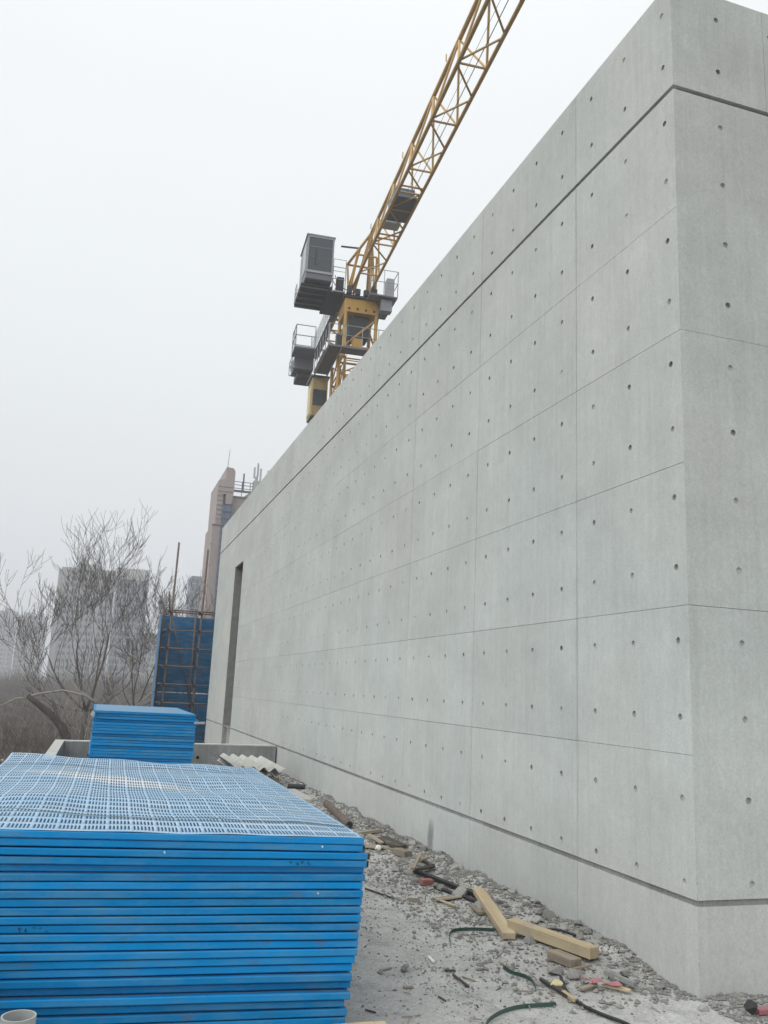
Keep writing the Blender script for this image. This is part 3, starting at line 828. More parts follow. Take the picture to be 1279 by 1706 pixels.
# slewing frame
hs_ = 1.1
for sx_ in (-1, 1):
    for sy in (-1, 1): strut((sx_ * hs_, sy * hs_, 24.2), (sx_ * hs_, sy * hs_, 28.2), .13, 'slewing_leg', 'yellow', 6)
for (ax, ay), (bx, by) in (((-hs_, -hs_), (hs_, -hs_)), ((hs_, -hs_), (hs_, hs_)), ((hs_, hs_), (-hs_, hs_)), ((-hs_, hs_), (-hs_, -hs_))):
    strut((ax, ay, 25.0), (bx, by, 27.2), .075, 'slewing_brace', 'yellow', 6); strut((ax, ay, 24.6), (bx, by, 24.6), .09, 'slewing_brace', 'yellow', 6)
    strut((ax, ay, 25.0), (bx, by, 25.0), .06, 'slewing_brace', 'yellow', 6)
cbox((-1.22, -1.22, 27.5), (1.22, 1.22, 28.55), 'slewing_ring_box', 'yellow', .03)
cbox((-.75, -.75, 25.9), (.75, .75, 27.49), 'slewing_motor', 'dark_steel', .1)
cbox((-1.35, -1.35, 28.56), (1.35, 1.35, 28.75), 'deck', 'dark_steel')
cbox((1.36, -2.3, 28.5), (2.3, 1.4, 28.6), 'platform', 'shade_steel'); cbox((.3, -2.3, 28.52), (1.355, -1.36, 28.62), 'platform', 'shade_steel')
railing([(.3, -2.28, 28.6), (2.28, -2.28, 28.6), (2.28, 1.4, 28.6)], 1.9, r=.028)
cbox((1.55, -2.0, 28.61), (2.1, -1.3, 30.1), 'electrical_cabinet', 'pale_metal', .03)
cbox((1.2, -2.0, 27.6), (2.0, -1.4, 28.45), 'bracket', 'grey_steel')
# cab and its platform
cab = cbox((-4.12, -1.2, 29.55), (-2.22, 2.0, 32.85), 'cab', 'shade_steel', .05)
def sub(o, a, b, name, mat, bevel=0):
    l = o.location; q = MB().box([a[0] - l.x, a[1] - l.y, a[2] + 4 - l.z], [b[0] - l.x, b[1] - l.y, b[2] + 4 - l.z]).build(name, M[mat], o, bevel=bevel); return q
sub(cab, (-4.0, -1.23, 30.2), (-2.34, -1.203, 32.7), 'front_window', 'dark_glass')
for a, b in (((-4.12, -1.26, 32.7), (-2.22, -1.204, 32.84)), ((-4.16, -1.27, 30.02), (-2.18, -1.204, 30.19)), ((-4.12, -1.26, 30.195), (-4.01, -1.204, 32.695)), ((-2.33, -1.26, 30.195), (-2.22, -1.204, 32.695))):
    sub(cab, a, b, 'window_frame', 'grey_steel')
sub(cab, (-3.99, -1.25, 31.95), (-2.35, -1.234, 32.02), 'glazing_bar', 'shade_steel')
sub(cab, (-3.99, -1.245, 31.2), (-2.35, -1.234, 31.24), 'glazing_bar', 'shade_steel')
sub(cab, (-4.16, -.95, 30.3), (-4.123, .5, 32.5), 'side_window', 'pale_metal'); sub(cab, (-4.16, .6, 30.0), (-4.123, 1.8, 32.4), 'door', 'grey_steel')
sub(cab, (-4.2, -1.3, 32.86), (-2.15, 2.1, 32.93), 'roof', 'pale_metal')
sub(cab, (-3.5, -1.30, 30.6), (-3.46, -1.265, 31.9), 'wiper', 'rubber')
cbox((-4.3, -.7, 29.3), (-2.1, 3.0, 29.42), 'cab_platform', 'dark_steel')
for y in (-.5, .4, 1.3, 2.2, 2.9): strut((-4.3, y, 29.22), (-2.1, y, 29.22), .07, 'platform_beam', 'shade_steel', 5)
cbox((-2.4, -.8, 28.95), (-1.2, 3.0, 29.05), 'walkway', 'dark_steel', .04); cbox((-2.06, -.85, 29.06), (-1.2, 1.2, 29.14), 'walkway_deck', 'grey_steel')
railing([(-2.1, -.7, 29.1), (-1.2, -.7, 29.1)], 1.9, r=.03); railing([(-2.1, -.7, 29.7), (-1.2, -.7, 29.7)], 1.9, r=.02)
cbox((-1.75, -.5, 29.15), (-1.25, .1, 30.4), 'control_box', 'dark_steel', .03)
for x, z in ((-3.9, 29.5), (-3.2, 29.48), (-2.6, 29.5)): cbox((x, 2.05, z), (x + .45, 2.4, z + .9), 'cabinet', 'grey_steel', .02)
for a, b in (((-4.32, -.72, 29.43), (-4.26, 3.0, 29.6)), ((-2.14, -.72, 29.43), (-2.08, 3.0, 29.6))): cbox(a, b, 'toe_board', 'grey_steel')
railing([(-4.28, 2.05, 29.42), (-4.28, 3.0, 29.42), (-2.12, 3.0, 29.42)], 1.2, r=.025)
for pts in ([(-1.9, -.4, 30.5), (-1.6, -.6, 29.6), (-1.0, -1.3, 29.0)], [(-2.2, .5, 31.0), (-1.7, .2, 30.0), (-1.3, .2, 29.2)], [(.9, -1.3, 28.7), (1.3, -1.4, 27.9), (1.15, -1.25, 26.8)], [(-.6, -1.3, 27.4), (-.5, -1.35, 26.2), (-.9, -1.2, 24.8)]):
    MB().path([(x, y, z + 4) for x, y, z in pts], [.03] * len(pts), 5).build('cable', M['rubber'], cr_)
for x in (-.9, -.3, .3, .9): cbox((x - .07, -1.26, 27.7), (x + .07, -1.224, 27.84), 'bolt_plate', 'dark_steel'); cbox((x - .25, -1.5, 28.76), (x + .1, -1.2, 29.1 + abs(x) * .3), 'slewing_gear', 'dark_steel', .02)
cbox((-.5, -1.25, 24.65), (.2, -.6, 25.6), 'slewing_gear', 'yellow', .05); cbox((-1.9, -2.6, 24.18), (-1.5, -2.1, 25.2), 'tool_box', 'dark_steel', .02)
# jib: triangular lattice, two lower chords and one upper
jz, jh, jw, yj = 29.5, 3.1, .68, -52.0
strut((-jw, -.6, jz), (-jw, yj, jz), .105, 'jib_chord', 'jib', 8); strut((jw, -.6, jz), (jw, yj, jz), .105, 'jib_chord', 'jib', 8)
strut((0, -3.2, jz + jh), (0, yj, jz + jh), .12, 'jib_chord', 'jib', 8)
strut((0, -3.2, jz + jh), (-.5, -.3, jz - .2), .10, 'jib_end_strut', 'yellow', 6); strut((0, -3.2, jz + jh), (.5, -.3, jz - .2), .10, 'jib_end_strut', 'yellow', 6)
BAY = 4.15
k = 0; y = -3.2
while y > yj + 1:
    y2 = max(y - BAY, yj); ym = (y + y2) / 2
    strut((-jw, y, jz), (jw, y, jz), .06, 'jib_crossbar', 'jib', 6)
    strut((-jw, y - .15, jz), (jw, ym + .1, jz), .055, 'jib_brace', 'jib', 6); strut((jw, ym - .1, jz), (-jw, y2 + .15, jz), .055, 'jib_brace', 'jib', 6)
    for s in (-1, 1):
        strut((s * jw, y, jz), (0, ym, jz + jh), .06, 'jib_web', 'jib', 6); strut((0, ym, jz + jh), (s * jw, y2, jz), .06, 'jib_web', 'jib', 6)
    if k % 2 == 0: strut((-.16, y - .5, jz + jh + .02), (-.16, y - .5, jz + jh + .42), .035, 'lug', 'jib', 5)
    y = y2; k += 1
for x, z in ((.1, .75), (.38, .5), (.2, .15)): strut((x, -12, jz + z), (x * .6, yj, jz + z * .9), .011, 'hoist_rope', 'dark_steel', 4)
cbox((-.6, -12.4, jz + .15), (.6, -10.6, jz + .95), 'hoist_winch', 'blue_motor', .06); cbox((-.67, -12.9, jz + .02), (.67, -10.2, jz + .12), 'winch_platform', 'shade_steel')
strut((-.55, -11.2, jz + .5), (.55, -11.2, jz + .5), .46, 'winch_drum', 'dark_steel', 10)
cbox((-.55, -9.9, jz + .1), (.45, -9.0, jz + .75), 'winch_cabinet', 'pale_metal', .03)
for yy in (-14.0, -13.4, -8.6, -8.1): strut((-jw, yy, jz), (jw, yy, jz), .06, 'jib_crossbar', 'jib', 6)
# head frame above the deck
for sx_ in (-1, 1):
    strut((sx_ * .95, -1.0, 28.7), (sx_ * .7, -2.2, 31.4), .09, 'head_strut', 'yellow', 6); strut((sx_ * .95, 1.0, 28.7), (sx_ * .45, -1.6, 32.2), .09, 'head_strut', 'yellow', 6)
    strut((sx_ * .95, -1.0, 28.7), (sx_ * .95, .2, 31.8), .08, 'head_strut', 'yellow', 6)
strut((-.95, .2, 31.8), (.95, .2, 31.8), .08, 'head_strut', 'yellow', 6); strut((-.7, -2.2, 31.4), (.7, -2.2, 31.4), .07, 'head_strut', 'yellow', 6)
strut((-.95, .2, 31.8), (0, -3.2, jz + jh), .10, 'head_strut', 'jib', 6); strut((.95, .2, 31.8), (0, -3.2, jz + jh), .10, 'head_strut', 'jib', 6)
strut((-1.5, .1, 33.1), (-.2, -.4, 32.9), .07, 'lug', 'dark_steel', 6)
# counter jib going away
for x in (-1.0, 1.0): strut((x, 1.2, 29.2), (x, 12.4, 29.3), .15, 'counter_jib_beam', 'yellow', 6)
for k in range(5): strut((-1.0, 1.8 + k * 2.1, 29.15), (1.0, 3.4 + k * 2.1, 29.15), .07, 'counter_jib_brace', 'yellow', 5); strut((-1.0, 1.8 + k * 2.1, 29.15), (1.0, 1.8 + k * 2.1, 29.15), .07, 'counter_jib_brace', 'yellow', 5)
cbox((-1.5, 1.4, 29.0), (-1.1, 12, 29.1), 'counter_jib_walkway', 'shade_steel')
railing([(-1.48, 1.5, 29.1), (-1.48, 12, 29.1)], 1.5, mat='pale_metal'); railing([(1.3, 1.7, 29.1), (1.3, 12, 29.2)], 1.2)
o = screen_mb(9.8, 1.35, .22, .12).build('guard_mesh', M['pale_metal'], cr_); o.location = (-1.53, 1.8, 33.1); o.rotation_euler = (0, 0, pi / 2)
cbox((-3.25, 9.6, 28.85), (-1.55, 11.8, 29.0), 'side_platform', 'shade_steel'); railing([(-1.6, 9.7, 29.0), (-3.2, 9.7, 29.0), (-3.2, 11.8, 29.0), (-1.6, 11.8, 29.0)], 1.9, r=.04)
cbox((-2.95, 11.82, 27.9), (-1.3, 14.0, 28.95), 'winch_housing', 'shade_steel', .05); railing([(-3.1, 11.85, 28.0), (-3.1, 14.0, 28.0)], 1.1, r=.035)
cbox((-2.6, 12.4, 27.35), (-1.4, 14.4, 27.89), 'winch_base', 'dark_steel', .04); strut((-3.1, 11.9, 27.95), (-2.9, 12.2, 27.95), .05, 'bracket', 'shade_steel', 5); strut((-3.1, 13.9, 27.95), (-2.9, 13.9, 27.95), .05, 'bracket', 'shade_steel', 5)
# yellow climbing cab under the end of the lower platform, with its ladder
q = cbox((-2.6, 2.62, 20.9), (-1.45, 4.6, 23.85), 'climbing_cab', 'dull_yellow', .04)
sub(q, (-2.5, 2.58, 21.7), (-1.55, 2.615, 22.9), 'opening', 'dark_glass'); sub(q, (-2.75, 2.52, 23.86), (-1.35, 4.8, 23.98), 'roof', 'shade_steel'); sub(q, (-2.64, 3.1, 21.2), (-2.603, 4.4, 23.3), 'side_panel', 'cream')
cbox((-2.5, 3.0, 20.2), (-1.5, 4.5, 20.89), 'cab_base', 'dark_steel', .1)
strut((-1.6, 2.5, 23.75), (-1.6, 3.2, 24.1), .06, 'hanger', 'grey_steel', 5); strut((-2.4, 2.5, 23.75), (-2.4, 3.2, 24.1), .06, 'hanger', 'grey_steel', 5)
for x in (-2.55, -2.05, -1.5): strut((x, 3.0, 14), (x, 3.0, 22.2 if x > -2 else 20.2), .04, 'ladder_rail', 'shade_steel', 5)
for k in range(14): strut((-2.55, 3.0, 14.3 + k * .42), (-2.05, 3.0, 14.3 + k * .42), .03, 'ladder_rung', 'shade_steel', 5)
for k in range(6): strut((-2.05, 3.0, 15 + k * .9), (-1.5, 3.0, 15.9 + k * .9), .04, 'ladder_brace', 'shade_steel', 5)
strut((-1.5, 3.0, 15), (-.9, 1.3, 15), .06, 'ladder_tie', 'shade_steel', 5); strut((-1.5, 3.0, 19), (-.9, 1.3, 19), .06, 'ladder_tie', 'shade_steel', 5)

# ------------------------------------------------------------------ pink tower behind the wall
pk = thing('pink_tower_building', 'pinkish tower block with rooftop masts and a glazed bay behind the wall', 'building', (12, 110, -4))
def pbox(a, b, name, mat): return MB().box((a[0] - 12, a[1] - 110, a[2] + 4), (b[0] - 12, b[1] - 110, b[2] + 4)).build(name, M[mat], pk)
mb = MB()
def prism(prof, y0, y1):
    mb = MB(); k = len(prof)
    for y in (y0, y1):
        for x, z in prof: mb.v.append((x - 12, y - 110, z + 4))
    mb.f.append(tuple(range(k))); mb.f.append(tuple(reversed(range(k, 2 * k))))
    for i in range(k):
        j = (i + 1) % k; mb.f.append((j, i, k + i, k + j))
    return mb
prism([(12.08, 21.85), (12.85, 21.85), (12.85, 26.0), (13.2, 26.0), (13.2, 24.6), (14.0, 24.6), (14.2, 26.5), (14.2, 29.0), (14.1, 29.35), (13.85, 29.6), (13.02, 29.65), (13.0, 28.1), (12.08, 27.7)], 110, 118).build('fin_wall', M['pinkwall'], pk)
pbox((12.8, 110.6, -4), (13.25, 110.9, 26.05), 'slot_window', 'tower_win')
pbox((11.82, 110, -4), (12.85, 118, 21.84), 'stair_wall', 'pinkwall'); pbox((11.74, 109.9, 21.75), (12.9, 110.6, 21.9), 'ledge', 'shade_steel')
for k in range(6): pbox((11.76, 109.95, 19.2 - k * 2.7), (11.9, 110.3, 19.35 - k * 2.7), 'ledge', 'shade_steel')
for k in range(9):
    pbox((12.09, 109.94, 22.6 + k * .62), (12.84 if k < 6 else 14.1 - .0 * k, 109.995, 22.64 + k * .62), 'tile_joint', 'shade_steel') if k < 8 else None
pbox((13.25, 109.6, -4), (14.0, 112, 24.5), 'glazed_bay', 'tower_blue')
for k in range(14): pbox((12.86, 109.5, 24.5 - k * .95), (14.05, 109.595, 24.62 - k * .95), 'bay_band', 'tower_win')
pbox((12.86, 109.7, -4), (13.245, 112, 24.5), 'glazed_bay', 'tower_blue')
pbox((14.2, 111, -4), (24, 120, 25.9), 'main_block', 'pinkwall'); pbox((14.2, 110.9, 25.9), (24, 120, 26.1), 'roof_edge', 'shade_steel')
for k in range(9):
    for j in range(4): pbox((15.2 + j * 2.1, 110.96, 23.2 - k * 2.9), (16.3 + j * 2.1, 110.995, 24.8 - k * 2.9), 'window', 'tower_win')
mb = MB()
for z in (27.3, 27.75, 28.2): mb.tube((14.2 - 12, 1.5, z + 4), (18.5 - 12, 1.5, z + 4), .05, 5)
for x in (14.3, 15.4, 16.5, 17.6, 18.5): mb.tube((x - 12, 1.5, 30.1), (x - 12, 1.5, 32.25), .05, 5)
mb.build('roof_railing', M['shade_steel'], pk)
pbox((14.2, 111.3, 26.8), (18.6, 111.7, 27.05), 'roof_beam', 'shade_steel')
o = prism([(15.6, 26.1), (17.6, 26.1), (17.2, 26.9), (16.6, 26.9)], 111.2, 114).build('canopy', M['olive'], pk)
pbox((16.9, 111.4, 27.0), (17.9, 112.4, 28.6), 'mast_base', 'tower_white')
MB().tube((5.4, 1.9, 32.6), (5.4, 1.9, 35.2), .09, 6).build('telecom_mast', M['grey_steel'], pk)
for dx, z, h in ((-.45, 29.0, 1.5), (.0, 29.3, 1.6), (.4, 28.9, 1.5), (-.2, 28.2, 1.0), (.35, 28.0, .9)):
    MB().box((5.4 + dx - .12, 1.6, z + 4), (5.4 + dx + .12, 1.8, z + h + 4)).build('antenna_panel', M['pale_metal'], pk)
mb = MB(); mb.tube((6.9, 2, 30), (6.9, 2, 34.4), .06, 5); mb.box((6.75, 1.9, 33.6), (7.05, 2.1, 34.3)); mb.build('antenna_mast', M['pale_metal'], pk)
MB().tube((1.45, 3, 33.6), (1.6, 3, 36.9), .05, 5, .03).build('lightning_rod', M['shade_steel'], pk)
mb = MB(); mb.tube((3.55, 1.5, 31.1), (3.55, 1.5, 33.4), .12, 5); mb.build('vent_stack', M['shade_steel'], pk)

# ------------------------------------------------------------------ far towers in the haze
def tower(name, label, x0, x1, y, z1, depth, mat, nf, nw, fh, wmat='tower_win', group=None, frac=.62, roof=True):
    o = thing(name, label, 'building', ((x0 + x1) / 2, y, -4), 0, group)
    w_ = x1 - x0
    MB().box((-w_ / 2, 0, 0), (w_ / 2, depth, z1 + 4)).build('body', M[mat], o)
    if nf:
        ww = w_ / nw
        me = MB().box((-ww * frac / 2, -.12, 0), (ww * frac / 2, -.002, fh * .5)).mesh('window', M[wmat])
        for f in range(nf):
            for k in range(nw): put('window', me, o, Matrix.Translation((-w_ / 2 + (k + .5) * ww, 0, z1 + 4 - fh * (f + 1) + fh * .2)))
        me2 = MB().box((-w_ / 2, -.35, 0), (w_ / 2, -.004, .3)).mesh('floor_band', M['tower_pale'])
        for f in range(nf): put('floor_band', me2, o, Matrix.Translation((0, 0, z1 + 4 - fh * (f + 1) - .05)))
    return o, w_
o, w_ = tower('apartment_tower', 'pale grey apartment tower with many windows behind the bare tree', -20.8, 2.2, 400, 49.4, 16, 'tower_pale', 17, 12, 3.0)
for sx_ in (-.5, -.12, .2): MB().box((w_ * sx_ - .1, -.7, 0), (w_ * sx_ + 1.5, -.4, 53)).build('pilaster', M['tower_pale'], o)
MB().box((-w_ / 2 - 1.2, 1, 0), (-w_ / 2 - .01, 15, 52.5)).build('side_wall', M['tower_pale'], o); MB().box((-5, 3, 53.41), (4, 12, 55.8)).build('plant_room', M['tower_pale'], o)
o, w_ = tower('glass_tower', 'blue grey glazed tower right of the pale apartment tower in haze', 2.6, 16.6, 397, 50.6, 15, 'tower_blue', 17, 8, 3.05, frac=.8)
MB().box((-w_ / 2, -.5, 49.5), (w_ / 2, -.36, 54.5)).build('crown_panel', M['tower_white'], o)
for x in (-w_ / 2, -2.2, 2.0, w_ / 2 - .5): MB().box((x, -.9, 0), (x + .5, -.55, 49.4)).build('mullion', M['tower_pale'], o)
for i, (x0, x1, y, z1, lab) in enumerate(((-71.5, -59.2, 640, 44.6, 'leftmost hazy tower block on the horizon'), (-58.8, -49.5, 655, 43.6, 'middle hazy tower block of the three at far left'), (-49.3, -39.6, 645, 42.6, 'right hazy tower block of the three at far left'), )):
    o, w_ = tower('hazy_tower', lab, x0, x1, y, z1, 14, 'tower_pale', 15, 5, 3.1, group='hazy towers at far left')
    MB().box((-1.5, 2, z1 + 4.01), (2.5, 9, z1 + 6)).build('plant_room', M['tower_pale'], o)
    for x in (-w_ / 4, w_ / 4): MB().box((x - .6, -1.2, 0), (x + .6, -.4, z1 + 3)).build('bay_strip', M['tower_pale'], o)
tower('hazy_office_block', 'small grey banded tower between the scaffold poles and the pink tower', 28.4, 34.6, 320, 40.4, 12, 'tower_blue', 13, 4, 3.0)
tower('low_apartment_block', 'low hazy apartment block between the glass tower and the scaffold', 18.5, 36, 480, 27, 14, 'tower_pale', 9, 8, 3.1)

# ------------------------------------------------------------------ trees
def branch(mb, p, d, L, r, depth, rng, up, minr=0.008, spread=.6, kids=(3, 5)):
    n = 5 if depth > 1 else 4
    pts = [p.copy()]; rads = [r]; cur = p.copy(); dd = d.normalized(); seg = L / n
    bend = Vector((rng.uniform(-1, 1), rng.uniform(-1, 1), 0)) * .1
    nodes = []
    for i in range(n):
        dd = (dd + Vector((rng.uniform(-1, 1), rng.uniform(-1, 1), rng.uniform(-.7, .7))) * (.20 if depth > 2 else .11) + bend + Vector((0, 0, up * (.10 + .05 * i)))).normalized()
        cur = cur + dd * seg; rr = max(minr * .8, r * (1 - .62 * (i + 1) / n)); pts.append(cur.copy()); rads.append(rr); nodes.append((cur.copy(), dd.copy(), rr))
    mb.path(pts, rads, 6 if r > .07 else (4 if r > .02 else 3))
    if depth == 0: return
    for k in range(rng.randint(*kids)):
        i = rng.randint(1 if depth < 3 else 2, n - 1) if k else n - 1
        q, qd, qr = nodes[i]
        a = qd.orthogonal().normalized(); a.rotate(Matrix.Rotation(rng.uniform(0, 2 * pi), 3, qd))
        nd = (qd + a * rng.uniform(spread * .6, spread * 1.4)).normalized()
        branch(mb, q, nd, L * rng.uniform(.5, .82), max(minr, qr * rng.uniform(.55, .85)), depth - 1, rng, up, minr, spread, kids)
def tree(name, label, base, h0, r0, limbs, seed, depth=4, up=.9, minr=.009, group=None, lean=(0, 0), kids=(3, 4)):
    rng = random.Random(seed)
    o = thing(name, label, 'tree', base, 0, group)
    top_ = Vector((lean[0], lean[1], h0))
    MB().path([(0, 0, -.2), (lean[0] * .3, lean[1] * .3, h0 * .35), (lean[0] * .7, lean[1] * .7, h0 * .7), tuple(top_)], [r0 * 1.25, r0, r0 * .9, r0 * .8], 9).build('trunk', M['bark'], o, True)
    mb = MB()
    for d, L, rr in limbs: branch(mb, top_.copy(), Vector(d), L, rr, depth, rng, up, minr, .62, kids)
    mb.build('crown', M['bark'], o, True)
    return o
tree('bare_tree', 'big bare tree with upswept twigs before the pale apartment tower', (-0.5, 48, -4), 3.9, .17, [((-.6, .1, .9), 3.9, .075), ((.12, .2, 1.2), 4.1, .085), ((.6, -.1, 1), 3.8, .07), ((-1.1, -.2, .5), 3.3, .055), ((1.1, .3, .5), 3.1, .05), ((-1.2, .2, .15), 3.0, .045), ((-.2, -.5, 1), 3.7, .05), ((-1, .3, .7), 3.6, .05)], 23, 4, .9, .0105, kids=(3, 4))
tree('bare_tree', 'second bare tree crowded behind the big one in front of the glass tower', (2.2, 55, -4), 3.8, .14, [((-.35, .1, 1), 3.7, .07), ((.4, .2, 1.1), 3.9, .07), ((-1, .2, .6), 3.2, .05), ((1.1, 0, .5), 3.2, .045), ((.1, .5, 1), 3.6, .055)], 5, 4, 1.1, .011, kids=(3, 4))
tree('bare_tree', 'bare tree standing behind the scaffold poles', (5.6, 58, -4), 4.5, .14, [((-.5, .1, 1), 3.1, .07), ((.3, .2, 1.1), 3.2, .07), ((.8, -.3, .9), 2.7, .06), ((-1, .1, .5), 2.6, .05)], 9, 4, .9, .012, kids=(3, 4))
tree('bare_tree', 'low bushy bare tree at the left foot of the pale apartment tower', (-1.6, 66, -4), 2.2, .11, [((-.7, .1, 1), 2.6, .05), ((.3, .2, 1.1), 2.8, .05), ((.9, -.3, .7), 2.6, .05)], 14, 3, .5, .014)
tree('bare_tree', 'bare tangled tree low behind the far stack', (1.2, 42, -4), 1.6, .10, [((-.9, .1, .8), 2.3, .05), ((.2, .2, 1.1), 2.4, .05), ((.9, -.3, .6), 2.2, .045), ((-.3, .3, 1), 2.4, .05)], 31, 4, .4, .010, kids=(2, 4))
# broken leaning tree with pruned limb
bt = thing('broken_tree', 'broken leaning tree limb with a cut end above the parapet corner', 'tree', (-.9, 44, -4))
def at44(u, v, y=44): q = W(u, v, y); return (q.x + .9, q.y - 44, q.z + 4)
MB().path([(0.1, .2, -.2), at44(118, 1255), at44(104, 1212), at44(84, 1190), at44(62, 1172), at44(46, 1159)], [.28, .24, .20, .16, .13, .12], 9).build('trunk', M['bark'], bt, True)
MB().path([at44(104, 1225), at44(97, 1198), at44(90, 1175), at44(86, 1165)], [.13, .10, .08, .05], 7).build('limb', M['bark'], bt, True)
MB().path([at44(112, 1250), at44(95, 1215), at44(75, 1195), at44(60, 1180)], [.06, .045, .035, .02], 5).build('limb', M['bark_pale'], bt, True)
MB().path([at44(48, 1160), at44(70, 1155), at44(105, 1150), at44(140, 1158), at44(160, 1172)], [.05, .05, .045, .05, .06], 6).build('limb', M['bark_pale'], bt, True)
MB().path([at44(46, 1162), at44(25, 1164), at44(5, 1174), at44(-15, 1180)], [.04, .035, .03, .02], 5).build('limb', M['bark_pale'], bt, True)
MB().path([at44(46, 1163), at44(38, 1172), at44(22, 1185)], [.025, .02, .012], 4).build('limb', M['bark_pale'], bt, True)
mb = MB(); rng = random.Random(3)
for k in range(26):
    u_, v_ = rng.uniform(85, 150), rng.uniform(1200, 1250)
    a = Vector(at44(u_, v_)); branch(mb, a, Vector((rng.uniform(-.6, .6), 0, 1)), rng.uniform(.6, 1.5), .016, 1, rng, .4, .008)
mb.build('twigs', M['bark_pale'], bt)
# pale hanging dead branches in the middle of the thicket
db = thing('dead_branch', 'pale bent dead branches caught low in the bare trees', 'branch', (1, 45, -4))
def at45(u, v): q = W(u, v, 45); return (q.x - 1, q.y - 45, q.z + 4)
for pts in ([(182, 1115), (190, 1140), (203, 1158), (213, 1180), (216, 1230)], [(213, 1095), (216, 1112), (222, 1122), (225, 1138)], [(180, 1122), (184, 1150), (198, 1170), (208, 1200)], [(258, 1150), (240, 1165), (222, 1180), (214, 1215)], [(158, 1168), (130, 1150), (112, 1128), (95, 1118)], [(214, 1090), (225, 1095), (235, 1105)]):
    MB().path([at45(*q) for q in pts], [.05 - .007 * i for i in range(len(pts))], 5).build('branch', M['bark_pale'], db, True)
# brown scrub, one mass
def scrub(name, n, xr, yr, h, wd, seed, mat='scrub'):
    rng = random.Random(seed); mb = MB()
    for _ in range(n):
        y = yr[0] * (yr[1] / yr[0]) ** rng.random(); x = rng.uniform(xr[0], xr[1]) * y / yr[1] if False else rng.uniform(xr[0] * (y / yr[1]) - 4, xr[1] * (y / yr[1]) + 2)
        hh = h * rng.uniform(.35, 1) * max(.15, .75 + 1.1 * noise.noise((x * .22, y * .10, 4))); s = wd * (y / yr[0]) ** .5
        bx, by = x, y; ln = rng.uniform(-.45, .45) * hh
        a = rng.uniform(0, pi); ca, sa = cos(a) * s, sin(a) * s
        k = len(mb.v)
        mb.v += [(bx - ca, by - sa, -4.3), (bx + ca, by + sa, -4.3), (bx + ln * .4 + ca * .6, by, -4 + hh * .55), (bx + ln * .4 - ca * .6, by, -4 + hh * .55), (bx + ln, by, -4 + hh)]
        mb.f += [(k, k + 1, k + 2, k + 3), (k + 3, k + 2, k + 4)]
        for _b in range(2):
            z = hh * rng.uniform(.35, .8); t_ = rng.uniform(-.5, .5); k = len(mb.v)
            mb.v += [(bx + ln * .5, by, -4 + z), (bx + ln * .5 + s * .7, by, -4 + z + s), (bx + ln * .5 + t_, by + rng.uniform(-.3, .3), -4 + z + rng.uniform(.2, .7))]; mb.f.append((k, k + 1, k + 2))
    return stuff(mb.build(name, M[mat]))
scrub('brown_scrub', 46000, (-48, 34), (52, 230), 2.2, .030, 2)
scrub('pale_twigs', 9000, (-48, 34), (52, 200), 2.7, .016, 12, 'bark_pale')
scrub('far_woods', 20000, (-150, 60), (215, 420), 7.5, .11, 8)
# things on the ground beyond the parapet
for u_, v_, s, lab in ((10, 1272, .42, 'white concrete block beyond the parapet at the left edge of the frame'), (22, 1277, .3, 'small white stone beside the fence post beyond the parapet')):
    q = G(u_, v_ + 6, -4); o = MB().box((-s * 1.3, -s, 0), (s * 1.3, s, s * 1.1)).build('stone_block', M['coping'], bevel=.05); o.location = q; o.rotation_euler = (0, 0, .4); tag(o, lab, 'stone', 'pale stones below the terrace')
fn = thing('rail_fence', 'short grey post and rail fence low beyond the left parapet', 'fence', tuple(G(5, 1300, -4)))
MB().box((.0, -.08, 0), (.16, .08, 1.0)).build('post', M['shade_steel'], fn); MB().box((1.3, -.06, 0), (1.42, .06, .9)).build('post', M['bark'], fn)
MB().bar((-1.2, 0, .9), (1.4, 0, .82), .06, .06).build('rail', M['bark'], fn); MB().bar((.1, .02, .1), (1.35, .02, .75), .05, .05).build('brace', M['bark'], fn); MB().box((-1.4, .0, .1), (-.05, .05, .75)).build('board', M['pale_metal'], fn)

# ------------------------------------------------------------------ timbers and debris on the ground
def lay(u, v, dz=0.0, it=3):              # point on the bumpy slab seen at a pixel
    z = 0.0
    for _ in range(it):
        q = G(u, v, z); z = gz(q.x, q.y) + dz
    return Vector((q.x, q.y, z))
def timber(a, b, wd, ht, name, mat, label, cat='timber', group=None, bevel=.004, roll=0):
    a = Vector(a); b = Vector(b); L = (b - a).length; d = (b - a).normalized()
    o = MB().box((-wd / 2, -L / 2, -ht / 2), (wd / 2, L / 2, ht / 2)).build(name, M[mat], bevel=bevel)
    o.matrix_world = Matrix.Translation((a + b) / 2) @ d.to_track_quat('Y', 'Z').to_matrix().to_4x4() @ Matrix.Rotation(roll, 4, 'Y')
    return tag(o, label, cat, group)
timber(lay(797, 1487, .05), lay(848, 1560, .03), .09, .045, 'timber_beam', 'wood', 'pale timber beam lying steeply across the debris, upper one of the pair', group='pale timber beams')
timber(lay(852, 1540, .07), lay(990, 1594, .055), .085, .068, 'timber_beam', 'wood', 'long pale timber beam with a square sawn end near the wall, lower one of the pair', group='pale timber beams')
timber(lay(920, 1592, .03), lay(960, 1606, .03), .09, .05, 'timber_scrap', 'old_wood', 'short grey timber block wedged under the long pale beam')
